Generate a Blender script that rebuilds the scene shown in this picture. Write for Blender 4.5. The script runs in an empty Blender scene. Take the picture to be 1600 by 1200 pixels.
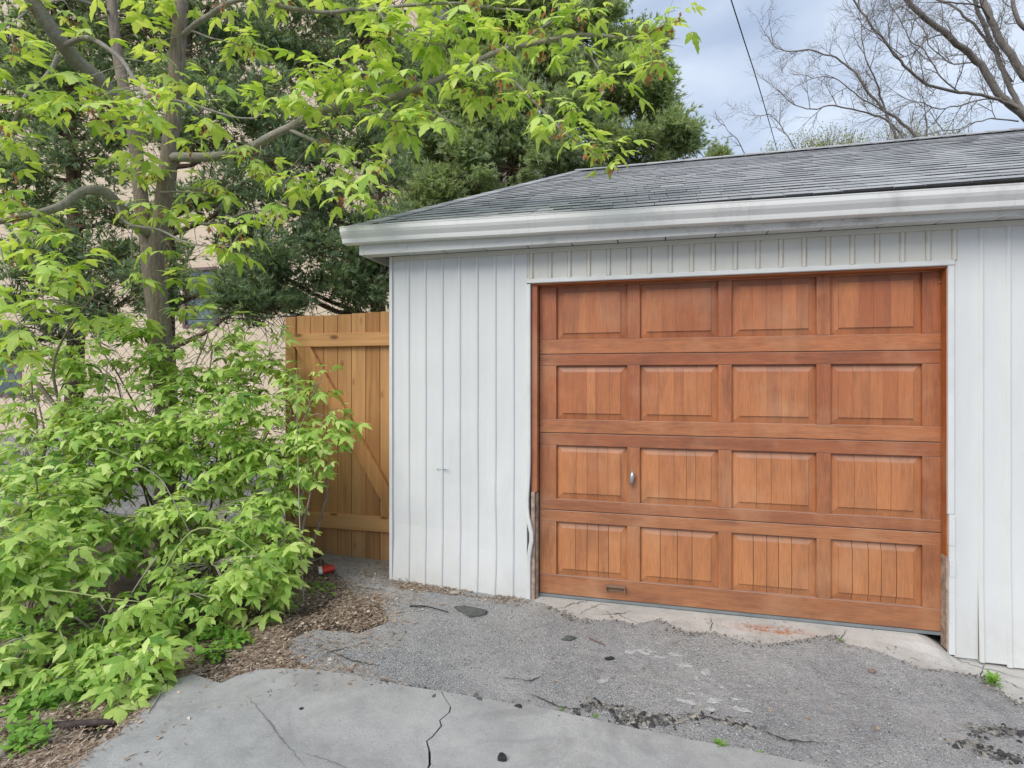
import bpy, bmesh, math, random
import numpy as np
from mathutils import Vector, Matrix, noise

random.seed(11)
rng = np.random.default_rng(11)
SC = bpy.context.scene
COL = SC.collection
PI = math.pi

# ------------------------------------------------------------------ camera, sky, sun, exposure
F = 886.0                                   # focal length in photograph pixels (1600 wide)
HZ = 590.0                                  # horizon row
TH = math.atan(F / 3378.0)
CAMP = Vector((1.932, -3.824, 1.49))
FWD = Vector((-math.sin(TH), math.cos(TH), 0))
RGT = Vector((math.cos(TH), math.sin(TH), 0))
cam_d = bpy.data.cameras.new("camera")
cam = bpy.data.objects.new("camera", cam_d); COL.objects.link(cam)
cam.location = CAMP; cam.rotation_euler = (PI / 2, 0, TH)
cam_d.lens = F / 1600 * 36; cam_d.sensor_width = 36; cam_d.shift_y = -10 / 1600
cam_d.clip_start = 0.05; cam_d.clip_end = 600
SC.camera = cam
SC.render.resolution_x = 1024; SC.render.resolution_y = 768

SUN_EL, SUN_AZ = math.radians(44), math.radians(205)     # azimuth clockwise from +y
w = bpy.data.worlds.new("World"); SC.world = w; w.use_nodes = True
nt = w.node_tree; nt.nodes.clear()
def wn(t, **k):
    n = nt.nodes.new(t)
    for a, b in k.items(): setattr(n, a, b)
    return n
sky = wn('ShaderNodeTexSky', sky_type='NISHITA', sun_disc=False, sun_elevation=SUN_EL, sun_rotation=SUN_AZ)
tc = wn('ShaderNodeTexCoord'); mp = wn('ShaderNodeMapping')
mp.inputs['Scale'].default_value = (1.0, 1.0, 2.6); mp.inputs['Rotation'].default_value = (0.25, 0.3, 0.4)
nz = wn('ShaderNodeTexNoise'); nz.inputs['Scale'].default_value = 3.0; nz.inputs['Detail'].default_value = 6; nz.inputs['Roughness'].default_value = 0.5; nz.inputs['Distortion'].default_value = 0.4
cr = wn('ShaderNodeValToRGB')
cr.color_ramp.elements[0].position = 0.34; cr.color_ramp.elements[0].color = (2.3, 2.9, 4.05, 1)
cr.color_ramp.elements[1].position = 0.66; cr.color_ramp.elements[1].color = (4.4, 4.95, 5.75, 1)
mx = wn('ShaderNodeMix', data_type='RGBA'); mx.inputs[0].default_value = 0.88
bg = wn('ShaderNodeBackground'); bg.inputs[1].default_value = 0.125
wo = wn('ShaderNodeOutputWorld')
L = nt.links.new
L(tc.outputs['Generated'], mp.inputs[0]); L(mp.outputs[0], nz.inputs['Vector']); L(nz.outputs['Fac'], cr.inputs[0])
L(sky.outputs[0], mx.inputs[6]); L(cr.outputs[0], mx.inputs[7]); L(mx.outputs[2], bg.inputs[0]); L(bg.outputs[0], wo.inputs[0])

sd = bpy.data.lights.new("sun", 'SUN'); sd.energy = 2.0; sd.angle = math.radians(38); sd.color = (1.0, 0.95, 0.85)
so = bpy.data.objects.new("sun", sd); COL.objects.link(so)
so.location = (0, -6, 12)
sdir = Vector((math.sin(SUN_AZ) * math.cos(SUN_EL), math.cos(SUN_AZ) * math.cos(SUN_EL), math.sin(SUN_EL)))
so.rotation_euler = sdir.to_track_quat('Z', 'Y').to_euler()
SC.view_settings.view_transform = 'Standard'; SC.view_settings.look = 'None'
SC.view_settings.exposure = 0.55; SC.view_settings.gamma = 1; SC.view_settings.use_curve_mapping = False

# ------------------------------------------------------------------ geometry helpers
def ray(px, py):
    return RGT * ((px - 800) / F) + FWD + Vector((0, 0, (HZ - py) / F))
def at(px, py, d):
    return CAMP + ray(px, py) * d
def _ss(a, b, x):
    t = min(max((x-a)/(b-a), 0), 1); return t*t*(3-2*t)
def h(x, y):
    b = -0.04 * min(max(x, -1.0), 6.0)
    if b < -0.045: b += (-0.045 - b) * _ss(-0.75, -0.12, y) * (1 - _ss(3.1, 3.65, x)) * (1 - _ss(1.0, 1.5, y))
    return b
def G(px, py, dz=0.0):
    r = ray(px, py); z = -0.05
    for _ in range(12):
        p = CAMP + r * ((z - CAMP.z) / r.z); z = h(p.x, p.y) + dz
    return Vector((p.x, p.y, z))

def link(o, parent=None):
    COL.objects.link(o)
    if parent: o.parent = parent
    return o
def tag(o, label=None, cat=None, group=None, kind=None):
    if label: o['label'] = label
    if cat: o['category'] = cat
    if group: o['group'] = group
    if kind: o['kind'] = kind
    return o
def empty(name, loc, label, cat, group=None):
    o = bpy.data.objects.new(name, None); COL.objects.link(o); o.location = loc
    o.empty_display_size = 0.1
    return tag(o, label, cat, group)
def shift(parent):
    return Vector((0, 0, 0)) if parent is None else parent_world(parent)
def parent_world(p):
    v = Vector((0, 0, 0))
    while p: v = v + p.location; p = p.parent
    return v

class MB:
    def __init__(s): s.v = []; s.f = []; s.m = []
    def add(s, vs, fs, m=0):
        b = len(s.v); s.v += [tuple(v) for v in vs]; s.f += [tuple(i + b for i in f) for f in fs]; s.m += [m] * len(fs); return s
    def box(s, x0, x1, y0, y1, z0, z1, m=0):
        return s.add([(x0,y0,z0),(x1,y0,z0),(x1,y1,z0),(x0,y1,z0),(x0,y0,z1),(x1,y0,z1),(x1,y1,z1),(x0,y1,z1)],
            [(0,3,2,1),(4,5,6,7),(0,1,5,4),(1,2,6,5),(2,3,7,6),(3,0,4,7)], m)
    def cham(s, x0, x1, y0, y1, z0, z1, c=0.003, m=0):
        """box whose front (-y) edges are chamfered"""
        v = [(x0,y1,z0),(x1,y1,z0),(x1,y1,z1),(x0,y1,z1),
             (x0,y0+c,z0),(x1,y0+c,z0),(x1,y0+c,z1),(x0,y0+c,z1),
             (x0+c,y0,z0+c),(x1-c,y0,z0+c),(x1-c,y0,z1-c),(x0+c,y0,z1-c)]
        f = [(0,3,2,1),(0,1,5,4),(1,2,6,5),(2,3,7,6),(3,0,4,7),(4,5,9,8),(5,6,10,9),(6,7,11,10),(7,4,8,11),(8,9,10,11)]
        return s.add(v, f, m)
    def tube(s, pts, rad, n=6, cap=True, m=0):
        pts = [Vector(p) for p in pts]; k = len(pts)
        if not hasattr(rad, '__len__'): rad = [rad] * k
        vs = []; prev = None
        for i, p in enumerate(pts):
            t = (pts[min(i+1,k-1)] - pts[max(i-1,0)]).normalized()
            if prev is None:
                a = Vector((0,0,1)) if abs(t.z) < 0.9 else Vector((1,0,0))
                u = t.cross(a).normalized()
            else:
                u = (prev - t * prev.dot(t)).normalized()
            prev = u; v = t.cross(u)
            for j in range(n):
                a = 2 * PI * j / n
                vs.append(p + (u * math.cos(a) + v * math.sin(a)) * rad[i])
        fs = [(i*n+j, i*n+(j+1)%n, (i+1)*n+(j+1)%n, (i+1)*n+j) for i in range(k-1) for j in range(n)]
        if cap: fs += [tuple(range(n))[::-1], tuple((k-1)*n + j for j in range(n))]
        return s.add(vs, fs, m)
    def mesh(s, name, mats, smooth=False):
        me = bpy.data.meshes.new(name); me.from_pydata(s.v, [], s.f)
        for mm in (mats if isinstance(mats, (list, tuple)) else [mats]): me.materials.append(mm)
        if any(s.m): me.polygons.foreach_set('material_index', s.m)
        if smooth: me.polygons.foreach_set('use_smooth', [True] * len(s.f))
        me.update(); return me
    def build(s, name, mats, parent=None, smooth=False, kind=None):
        """vertices are given in world coordinates; the object sits at its first corner's centre"""
        off = parent_world(parent) if parent else Vector((0,0,0))
        s.v = [(a-off.x, b-off.y, c-off.z) for a, b, c in s.v]
        o = bpy.data.objects.new(name, s.mesh(name, mats, smooth)); link(o, parent)
        if kind: o['kind'] = kind
        return o

def tri_obj(name, V, T, mat, parent=None, kind=None, smooth=False):
    off = parent_world(parent) if parent else Vector((0,0,0))
    V = np.asarray(V, dtype=np.float32) - np.array(off, dtype=np.float32)
    T = np.asarray(T, dtype=np.int32)
    me = bpy.data.meshes.new(name)
    me.vertices.add(len(V)); me.vertices.foreach_set('co', V.ravel())
    me.loops.add(T.size); me.loops.foreach_set('vertex_index', T.ravel())
    me.polygons.add(len(T)); me.polygons.foreach_set('loop_start', np.arange(0, T.size, 3, dtype=np.int32))
    me.polygons.foreach_set('loop_total', np.full(len(T), 3, dtype=np.int32))
    if smooth: me.polygons.foreach_set('use_smooth', np.ones(len(T), dtype=bool))
    me.materials.append(mat); me.update(calc_edges=True); me.validate()
    o = bpy.data.objects.new(name, me); link(o, parent)
    if kind: o['kind'] = kind
    return o
def nrm(a): return a / np.maximum(np.linalg.norm(a, axis=-1, keepdims=True), 1e-9)
def frames(d, up):
    y = nrm(d); z = nrm(up - (up * y).sum(-1, keepdims=True) * y); x = np.cross(y, z)
    return np.stack([x, y, z], axis=-1)
def scatter(tV, tT, pos, R, s):
    """place template (tV,tT) N times"""
    V = np.einsum('nij,vj->nvi', R, tV) * np.reshape(s, (-1,1,1)) + pos[:,None,:]
    T = tT[None] + (np.arange(len(pos)) * len(tV))[:,None,None]
    return V.reshape(-1,3), T.reshape(-1,3)
def merge(parts):
    Vs, Ts, b = [], [], 0
    for V, T in parts:
        Vs.append(V); Ts.append(T + b); b += len(V)
    return np.concatenate(Vs), np.concatenate(Ts)

# ------------------------------------------------------------------ materials
class Mat:
    def __init__(s, name, rough=0.7, spec=0.3):
        s.m = bpy.data.materials.new(name); s.m.use_nodes = True; s.t = s.m.node_tree
        s.b = s.t.nodes['Principled BSDF']; s.b.inputs['Roughness'].default_value = rough
        s.b.inputs['Specular IOR Level'].default_value = spec
    def n(s, t, **k):
        n = s.t.nodes.new(t)
        for a, b in k.items(): setattr(n, a, b)
        return n
    def l(s, a, b): s.t.links.new(a, b)
    def coord(s, scale=(1,1,1), which='Object', rnd=False, loc=(0,0,0)):
        if which == 'World': c = s.n('ShaderNodeNewGeometry').outputs['Position']
        else: c = s.n('ShaderNodeTexCoord').outputs[which]
        m = s.n('ShaderNodeMapping'); m.inputs['Scale'].default_value = scale; m.inputs['Location'].default_value = loc
        if rnd:
            oi = s.n('ShaderNodeObjectInfo'); mu = s.n('ShaderNodeMath', operation='MULTIPLY'); mu.inputs[1].default_value = 37.0
            s.l(oi.outputs['Random'], mu.inputs[0]); ad = s.n('ShaderNodeVectorMath', operation='ADD')
            s.l(c, ad.inputs[0]); s.l(mu.outputs[0], ad.inputs[1]); c = ad.outputs[0]
        s.l(c, m.inputs[0]); return m.outputs[0]
    def noise(s, vec, scale, detail=4, rough=0.55, dist=0):
        n = s.n('ShaderNodeTexNoise'); n.inputs['Scale'].default_value = scale; n.inputs['Detail'].default_value = detail
        n.inputs['Roughness'].default_value = rough; n.inputs['Distortion'].default_value = dist
        s.l(vec, n.inputs['Vector']); return n.outputs['Fac']
    def voro(s, vec, scale, feature='F1', out='Distance'):
        n = s.n('ShaderNodeTexVoronoi', feature=feature); n.inputs['Scale'].default_value = scale
        s.l(vec, n.inputs['Vector']); return n.outputs[out]
    def ramp(s, fac, stops):
        r = s.n('ShaderNodeValToRGB'); e = r.color_ramp.elements
        while len(e) < len(stops): e.new(0.5)
        for i, (p, c) in enumerate(stops):
            e[i].position = p; e[i].color = (c[0], c[1], c[2], 1) if hasattr(c, '__len__') else (c, c, c, 1)
        s.l(fac, r.inputs[0]); return r.outputs[0]
    def mix(s, fac, a, b, mode='MIX'):
        m = s.n('ShaderNodeMix', data_type='RGBA', blend_type=mode)
        for inp, v in ((m.inputs[0], fac), (m.inputs[6], a), (m.inputs[7], b)):
            if isinstance(v, (int, float)): inp.default_value = v
            elif isinstance(v, (tuple, list)): inp.default_value = (*v, 1)
            else: s.l(v, inp)
        return m.outputs[2]
    def math(s, op, a, b=None):
        m = s.n('ShaderNodeMath', operation=op)
        for i, v in enumerate((a, b)):
            if v is None: continue
            if isinstance(v, (int, float)): m.inputs[i].default_value = v
            else: s.l(v, m.inputs[i])
        return m.outputs[0]
    def color(s, c):
        if isinstance(c, (tuple, list)): s.b.inputs['Base Color'].default_value = (*c, 1)
        else: s.l(c, s.b.inputs['Base Color'])
        return s
    def bump(s, hgt, strength=0.3, dist=0.01):
        b = s.n('ShaderNodeBump'); b.inputs['Strength'].default_value = strength; b.inputs['Distance'].default_value = dist
        s.l(hgt, b.inputs['Height']); s.l(b.outputs[0], s.b.inputs['Normal']); return s
    def xyz(s, which='World'):
        c = s.n('ShaderNodeNewGeometry').outputs['Position'] if which == 'World' else s.n('ShaderNodeTexCoord').outputs[which]
        x = s.n('ShaderNodeSeparateXYZ'); s.l(c, x.inputs[0]); return x.outputs
M = {}

def wood(name, axis, red, yel, dark, rough=0.5, grain=1.0, zfade=None):
    m = Mat(name, rough, 0.35)
    sc = {'z': (26,26,1.3), 'x': (1.3,26,26)}[axis]
    v = m.coord(sc, rnd=True)
    g1 = m.noise(v, 1.2, 6, 0.65, 0.6); v2 = m.coord(tuple(a*4 for a in sc), rnd=True); g2 = m.noise(v2, 2.0, 4, 0.6)
    oi = m.n('ShaderNodeObjectInfo').outputs['Random']
    base = m.ramp(m.math('ADD', m.math('MULTIPLY', g1, 0.55), m.math('MULTIPLY', oi, 0.45)), [(0.3, red), (0.72, yel)])
    if zfade:
        z = m.xyz()[2]
        k = m.ramp(m.math('MULTIPLY', z, 0.45), [(0.0, 1.0), (0.9, 0.0)])
        base = m.mix(m.math('MULTIPLY', k, 0.8), base, m.mix(0.75, base, zfade))
    blot = m.noise(m.coord((9,9,1.6) if axis == 'z' else (1.6,9,9), rnd=True), 1.3, 5, 0.65)
    base = m.mix(m.ramp(blot, [(0.48, 0.0), (0.72, 0.6)]), base, dark)
    base = m.mix(m.ramp(g2, [(0.33, 0.42*grain), (0.6, 0.0)]), base, dark)
    big = m.noise(m.coord((1,1,1), 'World'), 3.1, 4, 0.6, 0.6); base = m.mix(m.ramp(big, [(0.45, 0.0), (0.68, 0.22)]), base, dark)
    fad = m.noise(m.coord((1,1,1), 'World', loc=(5,2,7)), 2.4, 4, 0.6); base = m.mix(m.ramp(fad, [(0.5, 0.0), (0.7, 0.35)]), base, (0.58,0.33,0.19))
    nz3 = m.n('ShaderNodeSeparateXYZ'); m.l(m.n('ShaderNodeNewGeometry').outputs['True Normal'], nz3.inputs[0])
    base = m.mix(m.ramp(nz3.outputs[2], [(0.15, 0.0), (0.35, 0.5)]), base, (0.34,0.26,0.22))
    m.color(base); m.bump(g2, 0.3, 0.002)
    return m.m
RED, YEL, DRK = (0.37,0.110,0.052), (0.53,0.195,0.085), (0.15,0.062,0.04)
M['door_v'] = wood('door wood upright grain', 'z', RED, YEL, DRK, 0.45, 1.0, (0.44,0.21,0.09))
M['door_h'] = wood('door wood level grain', 'x', RED, YEL, DRK, 0.45, 1.0, (0.38,0.19,0.09))
M['door_b'] = wood('door panel board', 'z', (0.42,0.135,0.06), (0.58,0.22,0.092), (0.22,0.095,0.055), 0.45, 0.9, (0.54,0.25,0.10))
M['head'] = wood('head jamb wood', 'x', (0.40,0.12,0.03), (0.55,0.2,0.05), (0.2,0.06,0.03))

def gate_wood(name, axis, br=1.05):
    m = Mat(name, 0.65, 0.25)
    sc = {'z': (22,22,1.1), 'x': (1.1,22,22)}[axis]
    g = m.noise(m.coord(sc, rnd=True), 1.3, 6, 0.6, 0.5)
    oi = m.n('ShaderNodeObjectInfo').outputs['Random']
    base = m.ramp(m.math('ADD', m.math('MULTIPLY', g, 0.7), m.math('MULTIPLY', oi, 0.3)),
                  [(p_, tuple(v_*br for v_ in c_)) for p_, c_ in [(0.28, (0.33,0.15,0.06)), (0.5, (0.48,0.245,0.10)), (0.75, (0.62,0.35,0.16))]])
    ks = (7,7,3.2) if axis == 'z' else (3.2,7,7)
    kn = m.voro(m.coord(ks, rnd=True), 1.0)
    base = m.mix(m.ramp(kn, [(0.07, 0.85), (0.17, 0.0)]), base, (0.17,0.075,0.03))
    wz = m.xyz()[2]
    base = m.mix(m.ramp(wz, [(0.0, 0.45), (0.35, 0.0)]), base, (0.22,0.14,0.08))
    m.color(base); m.bump(g, 0.2, 0.003); return m.m
M['gate_v'] = gate_wood('cedar board upright', 'z'); M['gate_h'] = gate_wood('cedar rail', 'x', 1.2); M['gate_brace'] = gate_wood('cedar brace', 'z', 1.25)

def siding(name, stain):
    m = Mat(name, 0.42, 0.4)
    n1 = m.noise(m.coord((1,1,0.35), 'World'), 2.2, 5, 0.6)
    base = m.ramp(n1, [(0.3, (0.61,0.618,0.622)), (0.7, (0.70,0.705,0.70))])
    base = m.mix(m.ramp(m.noise(m.coord((1,1,0.25), 'World'), 7, 6, 0.7), [(0.5, 0.0), (0.8, 0.3)]), base, (0.55,0.55,0.54))
    wz = m.xyz()[2]
    n2 = m.noise(m.coord((1,1,1), 'World'), 9, 5, 0.65)
    low = m.math('MULTIPLY', m.ramp(wz, [(0.0, 0.35), (0.20, 0.0)]), m.ramp(n2, [(0.35, 0.15), (0.7, 1.0)]))
    base = m.mix(low, base, (0.42,0.41,0.38))
    if stain:
        ox = m.xyz('Object')[0]
        e = m.math('ABSOLUTE', m.math('SUBTRACT', ox, 0.030))
        e2 = m.math('ABSOLUTE', m.math('SUBTRACT', ox, 0.001))
        st = m.ramp(e, [(0.0, 0.9), (0.006, 0.0)]); st2 = m.ramp(e2, [(0.0, 0.8), (0.005, 0.0)])
        vn = m.noise(m.coord((6,1,5), 'World'), 3, 3)
        st = m.math('MULTIPLY', m.math('MAXIMUM', st, st2), m.ramp(vn, [(0.3, 0.35), (0.65, 1.0)]))
        base = m.mix(1.0, base, (0.96,0.94,0.87), 'MULTIPLY')
        base = m.mix(st, base, (0.38,0.27,0.17))
    m.color(base); m.bump(m.noise(m.coord((1,1,0.3), 'World'), 5, 3), 0.25, 0.012); return m.m
M['siding'] = siding('painted metal siding', False); M['siding_stain'] = siding('rust streaked siding', True)

def simple(name, c, rough=0.6, spec=0.3, metal=0, var=0.15, scale=8, bump=0.0, bscale=60):
    m = Mat(name, rough, spec); m.b.inputs['Metallic'].default_value = metal
    v = m.coord((1,1,1), 'World')
    n = m.noise(v, scale, 5, 0.6)
    lo = tuple(a * (1-var) for a in c); hi = tuple(min(1, a * (1+var)) for a in c)
    m.color(m.ramp(n, [(0.3, lo), (0.7, hi)]))
    if bump: m.bump(m.noise(v, bscale, 4), bump, 0.004)
    return m.m
def gutter_mat():
    m = Mat('weathered white gutter', 0.4, 0.4)
    n = m.noise(m.coord((1.6,2,1.2), 'World'), 2.6, 9, 0.75)
    base = m.ramp(n, [(0.34, (0.62,0.62,0.60)), (0.48, (0.74,0.742,0.73))])
    dr = m.noise(m.coord((26,1,2.0), 'World'), 1.0, 6, 0.7); base = m.mix(m.ramp(dr, [(0.58, 0.0), (0.75, 0.45)]), base, (0.42,0.40,0.37))
    x = m.xyz()[2]
    m.color(base); return m.m
M['gutter'] = gutter_mat()
def fascia_mat():
    m = Mat('stained fascia', 0.5, 0.35)
    n = m.noise(m.coord((1.5,2,3.0), 'World'), 2.6, 10, 0.78); n2 = m.noise(m.coord((1,1,1), 'World'), 22, 5, 0.7)
    base = m.ramp(n, [(0.34, (0.42,0.41,0.385)), (0.47, (0.67,0.67,0.65))])
    base = m.mix(m.ramp(n2, [(0.58, 0.0), (0.75, 0.5)]), base, (0.16,0.15,0.13))
    m.color(base); return m.m
M['fascia'] = fascia_mat()
M['trim'] = simple('white metal trim', (0.66,0.67,0.665), 0.4, 0.4, 0, 0.08, 5)
M['oldjamb'] = simple('bare weathered jamb', (0.36,0.27,0.21), 0.85, 0.2, 0, 0.45, 25, 0.6)
M['backing'] = simple('dark sheathing', (0.08,0.075,0.07), 0.9)
M['seal'] = simple('grey rubber seal', (0.20,0.22,0.23), 0.6)
M['steel'] = simple('dull zinc', (0.50,0.53,0.56), 0.35, 0.5, 0.7)
M['bolt'] = simple('bolt head', (0.42,0.27,0.17), 0.45, 0.5, 0.3)
M['browniron'] = simple('brown pull handle', (0.24,0.15,0.10), 0.5, 0.4)

def shingle_mat():
    m = Mat('asphalt shingle', 0.9, 0.2)
    oi = m.n('ShaderNodeObjectInfo').outputs['Random']; isl = m.n('ShaderNodeNewGeometry').outputs['Random Per Island']
    r = m.math('FRACT', m.math('ADD', oi, isl))
    base = m.ramp(r, [(0.0, (0.32,0.325,0.34)), (0.35, (0.40,0.405,0.42)), (0.75, (0.46,0.465,0.475)), (1.0, (0.52,0.525,0.535))])
    g = m.noise(m.coord((1,1,1), 'World'), 160, 3, 0.7); l = m.noise(m.coord((1,1,1), 'World'), 1.7, 4)
    base = m.mix(m.ramp(g, [(0.35, 0.5), (0.6, 0.0)]), base, (0.10,0.102,0.11))
    base = m.mix(m.ramp(l, [(0.45, 0.0), (0.75, 0.35)]), base, (0.30,0.31,0.32))
    m.color(base); m.bump(g, 0.5, 0.003); return m.m
M['shingle'] = shingle_mat()
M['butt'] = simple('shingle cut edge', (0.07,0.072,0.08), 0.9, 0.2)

def asphalt_mat():
    m = Mat('worn asphalt', 0.9, 0.25)
    v = m.coord((1,1,1), 'World')
    big = m.noise(v, 1.3, 5, 0.6, 0.4); mid = m.noise(v, 14, 5, 0.7)
    sp = m.voro(v, 95, out='Color'); spx = m.n('ShaderNodeSeparateColor'); m.l(sp, spx.inputs[0])
    d = m.voro(v, 95)
    fine = m.noise(v, 240, 3, 0.7)
    base = m.ramp(big, [(0.3, (0.36,0.36,0.37)), (0.5, (0.47,0.468,0.472)), (0.7, (0.57,0.56,0.54))])
    base = m.mix(m.ramp(mid, [(0.38, 0.4), (0.6, 0.0)]), base, (0.15,0.15,0.16))
    stone = m.math('MULTIPLY', m.ramp(spx.outputs[0], [(0.5, 0.0), (0.9, 0.8)]), m.ramp(mid, [(0.4, 0.2), (0.6, 1.0)]))
    base = m.mix(stone, base, m.ramp(spx.outputs[1], [(0.0, (0.26,0.25,0.24)), (1.0, (0.52,0.51,0.50))]))
    base = m.mix(m.ramp(fine, [(0.40, 0.75), (0.54, 0.0)]), base, (0.09,0.09,0.095))
    patch = m.noise(v, 4.5, 5, 0.6, 1.0); base = m.mix(m.ramp(patch, [(0.50, 0.0), (0.66, 0.5)]), base, (0.40,0.39,0.38))
    # dusty brown by the litter edge
    x = m.xyz(); dust = m.ramp(m.math('ADD', m.math('MULTIPLY', x[0], -0.6), m.math('MULTIPLY', big, 0.8)), [(0.25, 0.0), (0.95, 0.55)])
    base = m.mix(dust, base, (0.36,0.32,0.275))
    m.color(base)
    hh = m.math('ADD', m.math('MULTIPLY', d, -0.6), m.math('ADD', m.math('MULTIPLY', fine, 0.5), mid))
    m.bump(hh, 0.9, 0.010); return m.m
M['asphalt'] = asphalt_mat()
def concrete_mat(name, lo, hi, stain=None, speck=0.3):
    m = Mat(name, 0.85, 0.25)
    v = m.coord((1,1,1), 'World')
    big = m.noise(v, 1.6, 6, 0.6, 0.5); mid = m.noise(v, 11, 6, 0.7); fine = m.noise(v, 190, 3, 0.7)
    base = m.ramp(m.math('ADD', m.math('MULTIPLY', big, 0.6), m.math('MULTIPLY', mid, 0.4)), [(0.35, lo), (0.62, hi)])
    base = m.mix(m.ramp(fine, [(0.38, speck), (0.5, 0.0)]), base, tuple(a*0.55 for a in lo))
    base = m.mix(m.ramp(fine, [(0.58, 0.0), (0.70, 0.45)]), base, (0.6,0.59,0.57))
    pit = m.voro(v, 60); pn = m.noise(v, 5, 4); base = m.mix(m.math('MULTIPLY', m.ramp(pit, [(0.10, 0.7), (0.20, 0.0)]), m.ramp(pn, [(0.45, 0.0), (0.6, 1.0)])), base, (0.14,0.135,0.13))
    rust = m.noise(m.coord((1,1,1), 'World', loc=(3,1,0)), 1.9, 6, 0.7, 0.8); base = m.mix(m.ramp(rust, [(0.55, 0.0), (0.72, 0.4)]), base, (0.30,0.27,0.235))
    blot = m.noise(v, 3.1, 6, 0.65, 1.2)
    base = m.mix(m.ramp(blot, [(0.48, 0.0), (0.68, 0.45)]), base, tuple(a*0.7 for a in lo))
    if stain:
        x = m.xyz()
        dx = m.math('MULTIPLY', m.math('SUBTRACT', x[0], stain[0]), 1/stain[2]); dy = m.math('MULTIPLY', m.math('SUBTRACT', x[1], stain[1]), 1/stain[3])
        r = m.math('SQRT', m.math('ADD', m.math('MULTIPLY', dx, dx), m.math('MULTIPLY', dy, dy)))
        n = m.noise(v, 28, 5, 0.7)
        f = m.math('MULTIPLY', m.ramp(r, [(0.3, 1.0), (1.0, 0.0)]), m.ramp(n, [(0.44, 0.0), (0.56, 1.0)]))
        base = m.mix(f, base, (0.42,0.18,0.09))
    m.color(base); m.bump(m.math('ADD', mid, m.math('MULTIPLY', fine, 0.6)), 0.35, 0.004); return m.m
st = G(1205, 984)
M['slab'] = concrete_mat('driveway concrete', (0.29,0.29,0.29), (0.43,0.428,0.42))
M['apron'] = concrete_mat('apron concrete', (0.42,0.405,0.385), (0.55,0.535,0.51), (st.x, st.y, 0.28, 0.085), 0.15)
M['paths'] = concrete_mat('pale yard concrete', (0.22,0.22,0.22), (0.32,0.32,0.32))
def soil_mat():
    m = Mat('soil and mulch', 0.95, 0.15); v = m.coord((1,1,1), 'World')
    n = m.noise(v, 9, 6, 0.7); f = m.noise(v, 120, 4, 0.75)
    b = m.ramp(n, [(0.3, (0.08,0.064,0.05)), (0.55, (0.17,0.135,0.105)), (0.75, (0.27,0.22,0.17))])
    b = m.mix(m.ramp(f, [(0.4, 0.6), (0.6, 0.0)]), b, (0.04,0.03,0.024))
    m.color(b); m.bump(m.math('ADD', n, f), 0.8, 0.02); return m.m
M['soil'] = soil_mat()
M['grasslawn'] = simple('rough grass ground', (0.09,0.12,0.045), 0.95, 0.1, 0, 0.4, 6)

def island(name, stops, rough=0.6, trans=0.0, spec=0.3, tcol=None):
    m = Mat(name, rough, spec)
    oi = m.n('ShaderNodeObjectInfo').outputs['Random']; isl = m.n('ShaderNodeNewGeometry').outputs['Random Per Island']
    r = m.math('FRACT', m.math('ADD', oi, isl))
    c = m.ramp(r, stops); m.color(c)
    if trans:
        t = m.n('ShaderNodeBsdfTranslucent'); m.l(m.mix(1.0, c, tcol or (1.5,1.35,0.7), 'MULTIPLY'), t.inputs[0])
        a = m.n('ShaderNodeMixShader'); a.inputs[0].default_value = trans
        out = m.t.nodes['Material Output']; m.l(m.b.outputs[0], a.inputs[1]); m.l(t.outputs[0], a.inputs[2]); m.l(a.outputs[0], out.inputs[0])
    return m.m
M['leaf_maple'] = island('young maple leaf', [(0.0,(0.26,0.44,0.07)),(0.4,(0.46,0.64,0.14)),(1.0,(0.64,0.78,0.25))], 0.5, 0.42)
M['leaf_bush'] = island('shrub leaf', [(0.0,(0.11,0.24,0.045)),(0.22,(0.30,0.49,0.10)),(0.65,(0.48,0.65,0.165)),(1.0,(0.66,0.79,0.31))], 0.5, 0.38)
M['leaf_weed'] = island('weed leaf', [(0.0,(0.15,0.34,0.05)),(1.0,(0.28,0.48,0.09))], 0.55, 0.35)
M['cedar_dark'] = island('cedar needle dark', [(0.0,(0.15,0.23,0.155)),(0.5,(0.26,0.37,0.25)),(1.0,(0.40,0.52,0.36))], 0.7, 0.5)
M['cedar_green'] = island('cedar needle green', [(0.0,(0.23,0.32,0.19)),(0.5,(0.37,0.48,0.28)),(1.0,(0.50,0.60,0.37))], 0.7, 0.5)
M['haze_leaf'] = island('opening yellow leaf', [(0.0,(0.30,0.35,0.12)),(1.0,(0.50,0.53,0.25))], 0.6, 0.35)
M['samara'] = island('reddish maple keys', [(0.0,(0.34,0.13,0.06)),(1.0,(0.50,0.26,0.13))], 0.6, 0.3, tcol=(1.2,1,0.8))
M['litter'] = island('dry needles and chips', [(0.0,(0.16,0.11,0.08)),(0.4,(0.32,0.23,0.165)),(0.75,(0.44,0.345,0.26)),(1.0,(0.56,0.49,0.41))], 0.85)
M['chip'] = island('loose stone chips', [(0.0,(0.10,0.10,0.11)),(0.35,(0.30,0.30,0.30)),(0.8,(0.44,0.43,0.42)),(1.0,(0.55,0.54,0.52))], 0.85)
def bark(name, lo, hi, sc=(9,9,2)):
    m = Mat(name, 0.9, 0.2); v = m.coord(sc, 'World'); n = m.noise(v, 3, 6, 0.7, 0.5); f = m.noise(v, 14, 4, 0.7)
    m.color(m.mix(m.ramp(f, [(0.35, 0.4), (0.6, 0)]), m.ramp(n, [(0.3, lo), (0.7, hi)]), tuple(a*0.5 for a in lo)))
    m.bump(m.math('ADD', n, f), 0.6, 0.015); return m.m
M['bark'] = bark('grey brown bark', (0.16,0.125,0.10), (0.44,0.37,0.30), (16,16,2.2))
M['branchbark'] = bark('smooth grey branch bark', (0.26,0.235,0.20), (0.44,0.41,0.36), (6,6,6))
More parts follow.
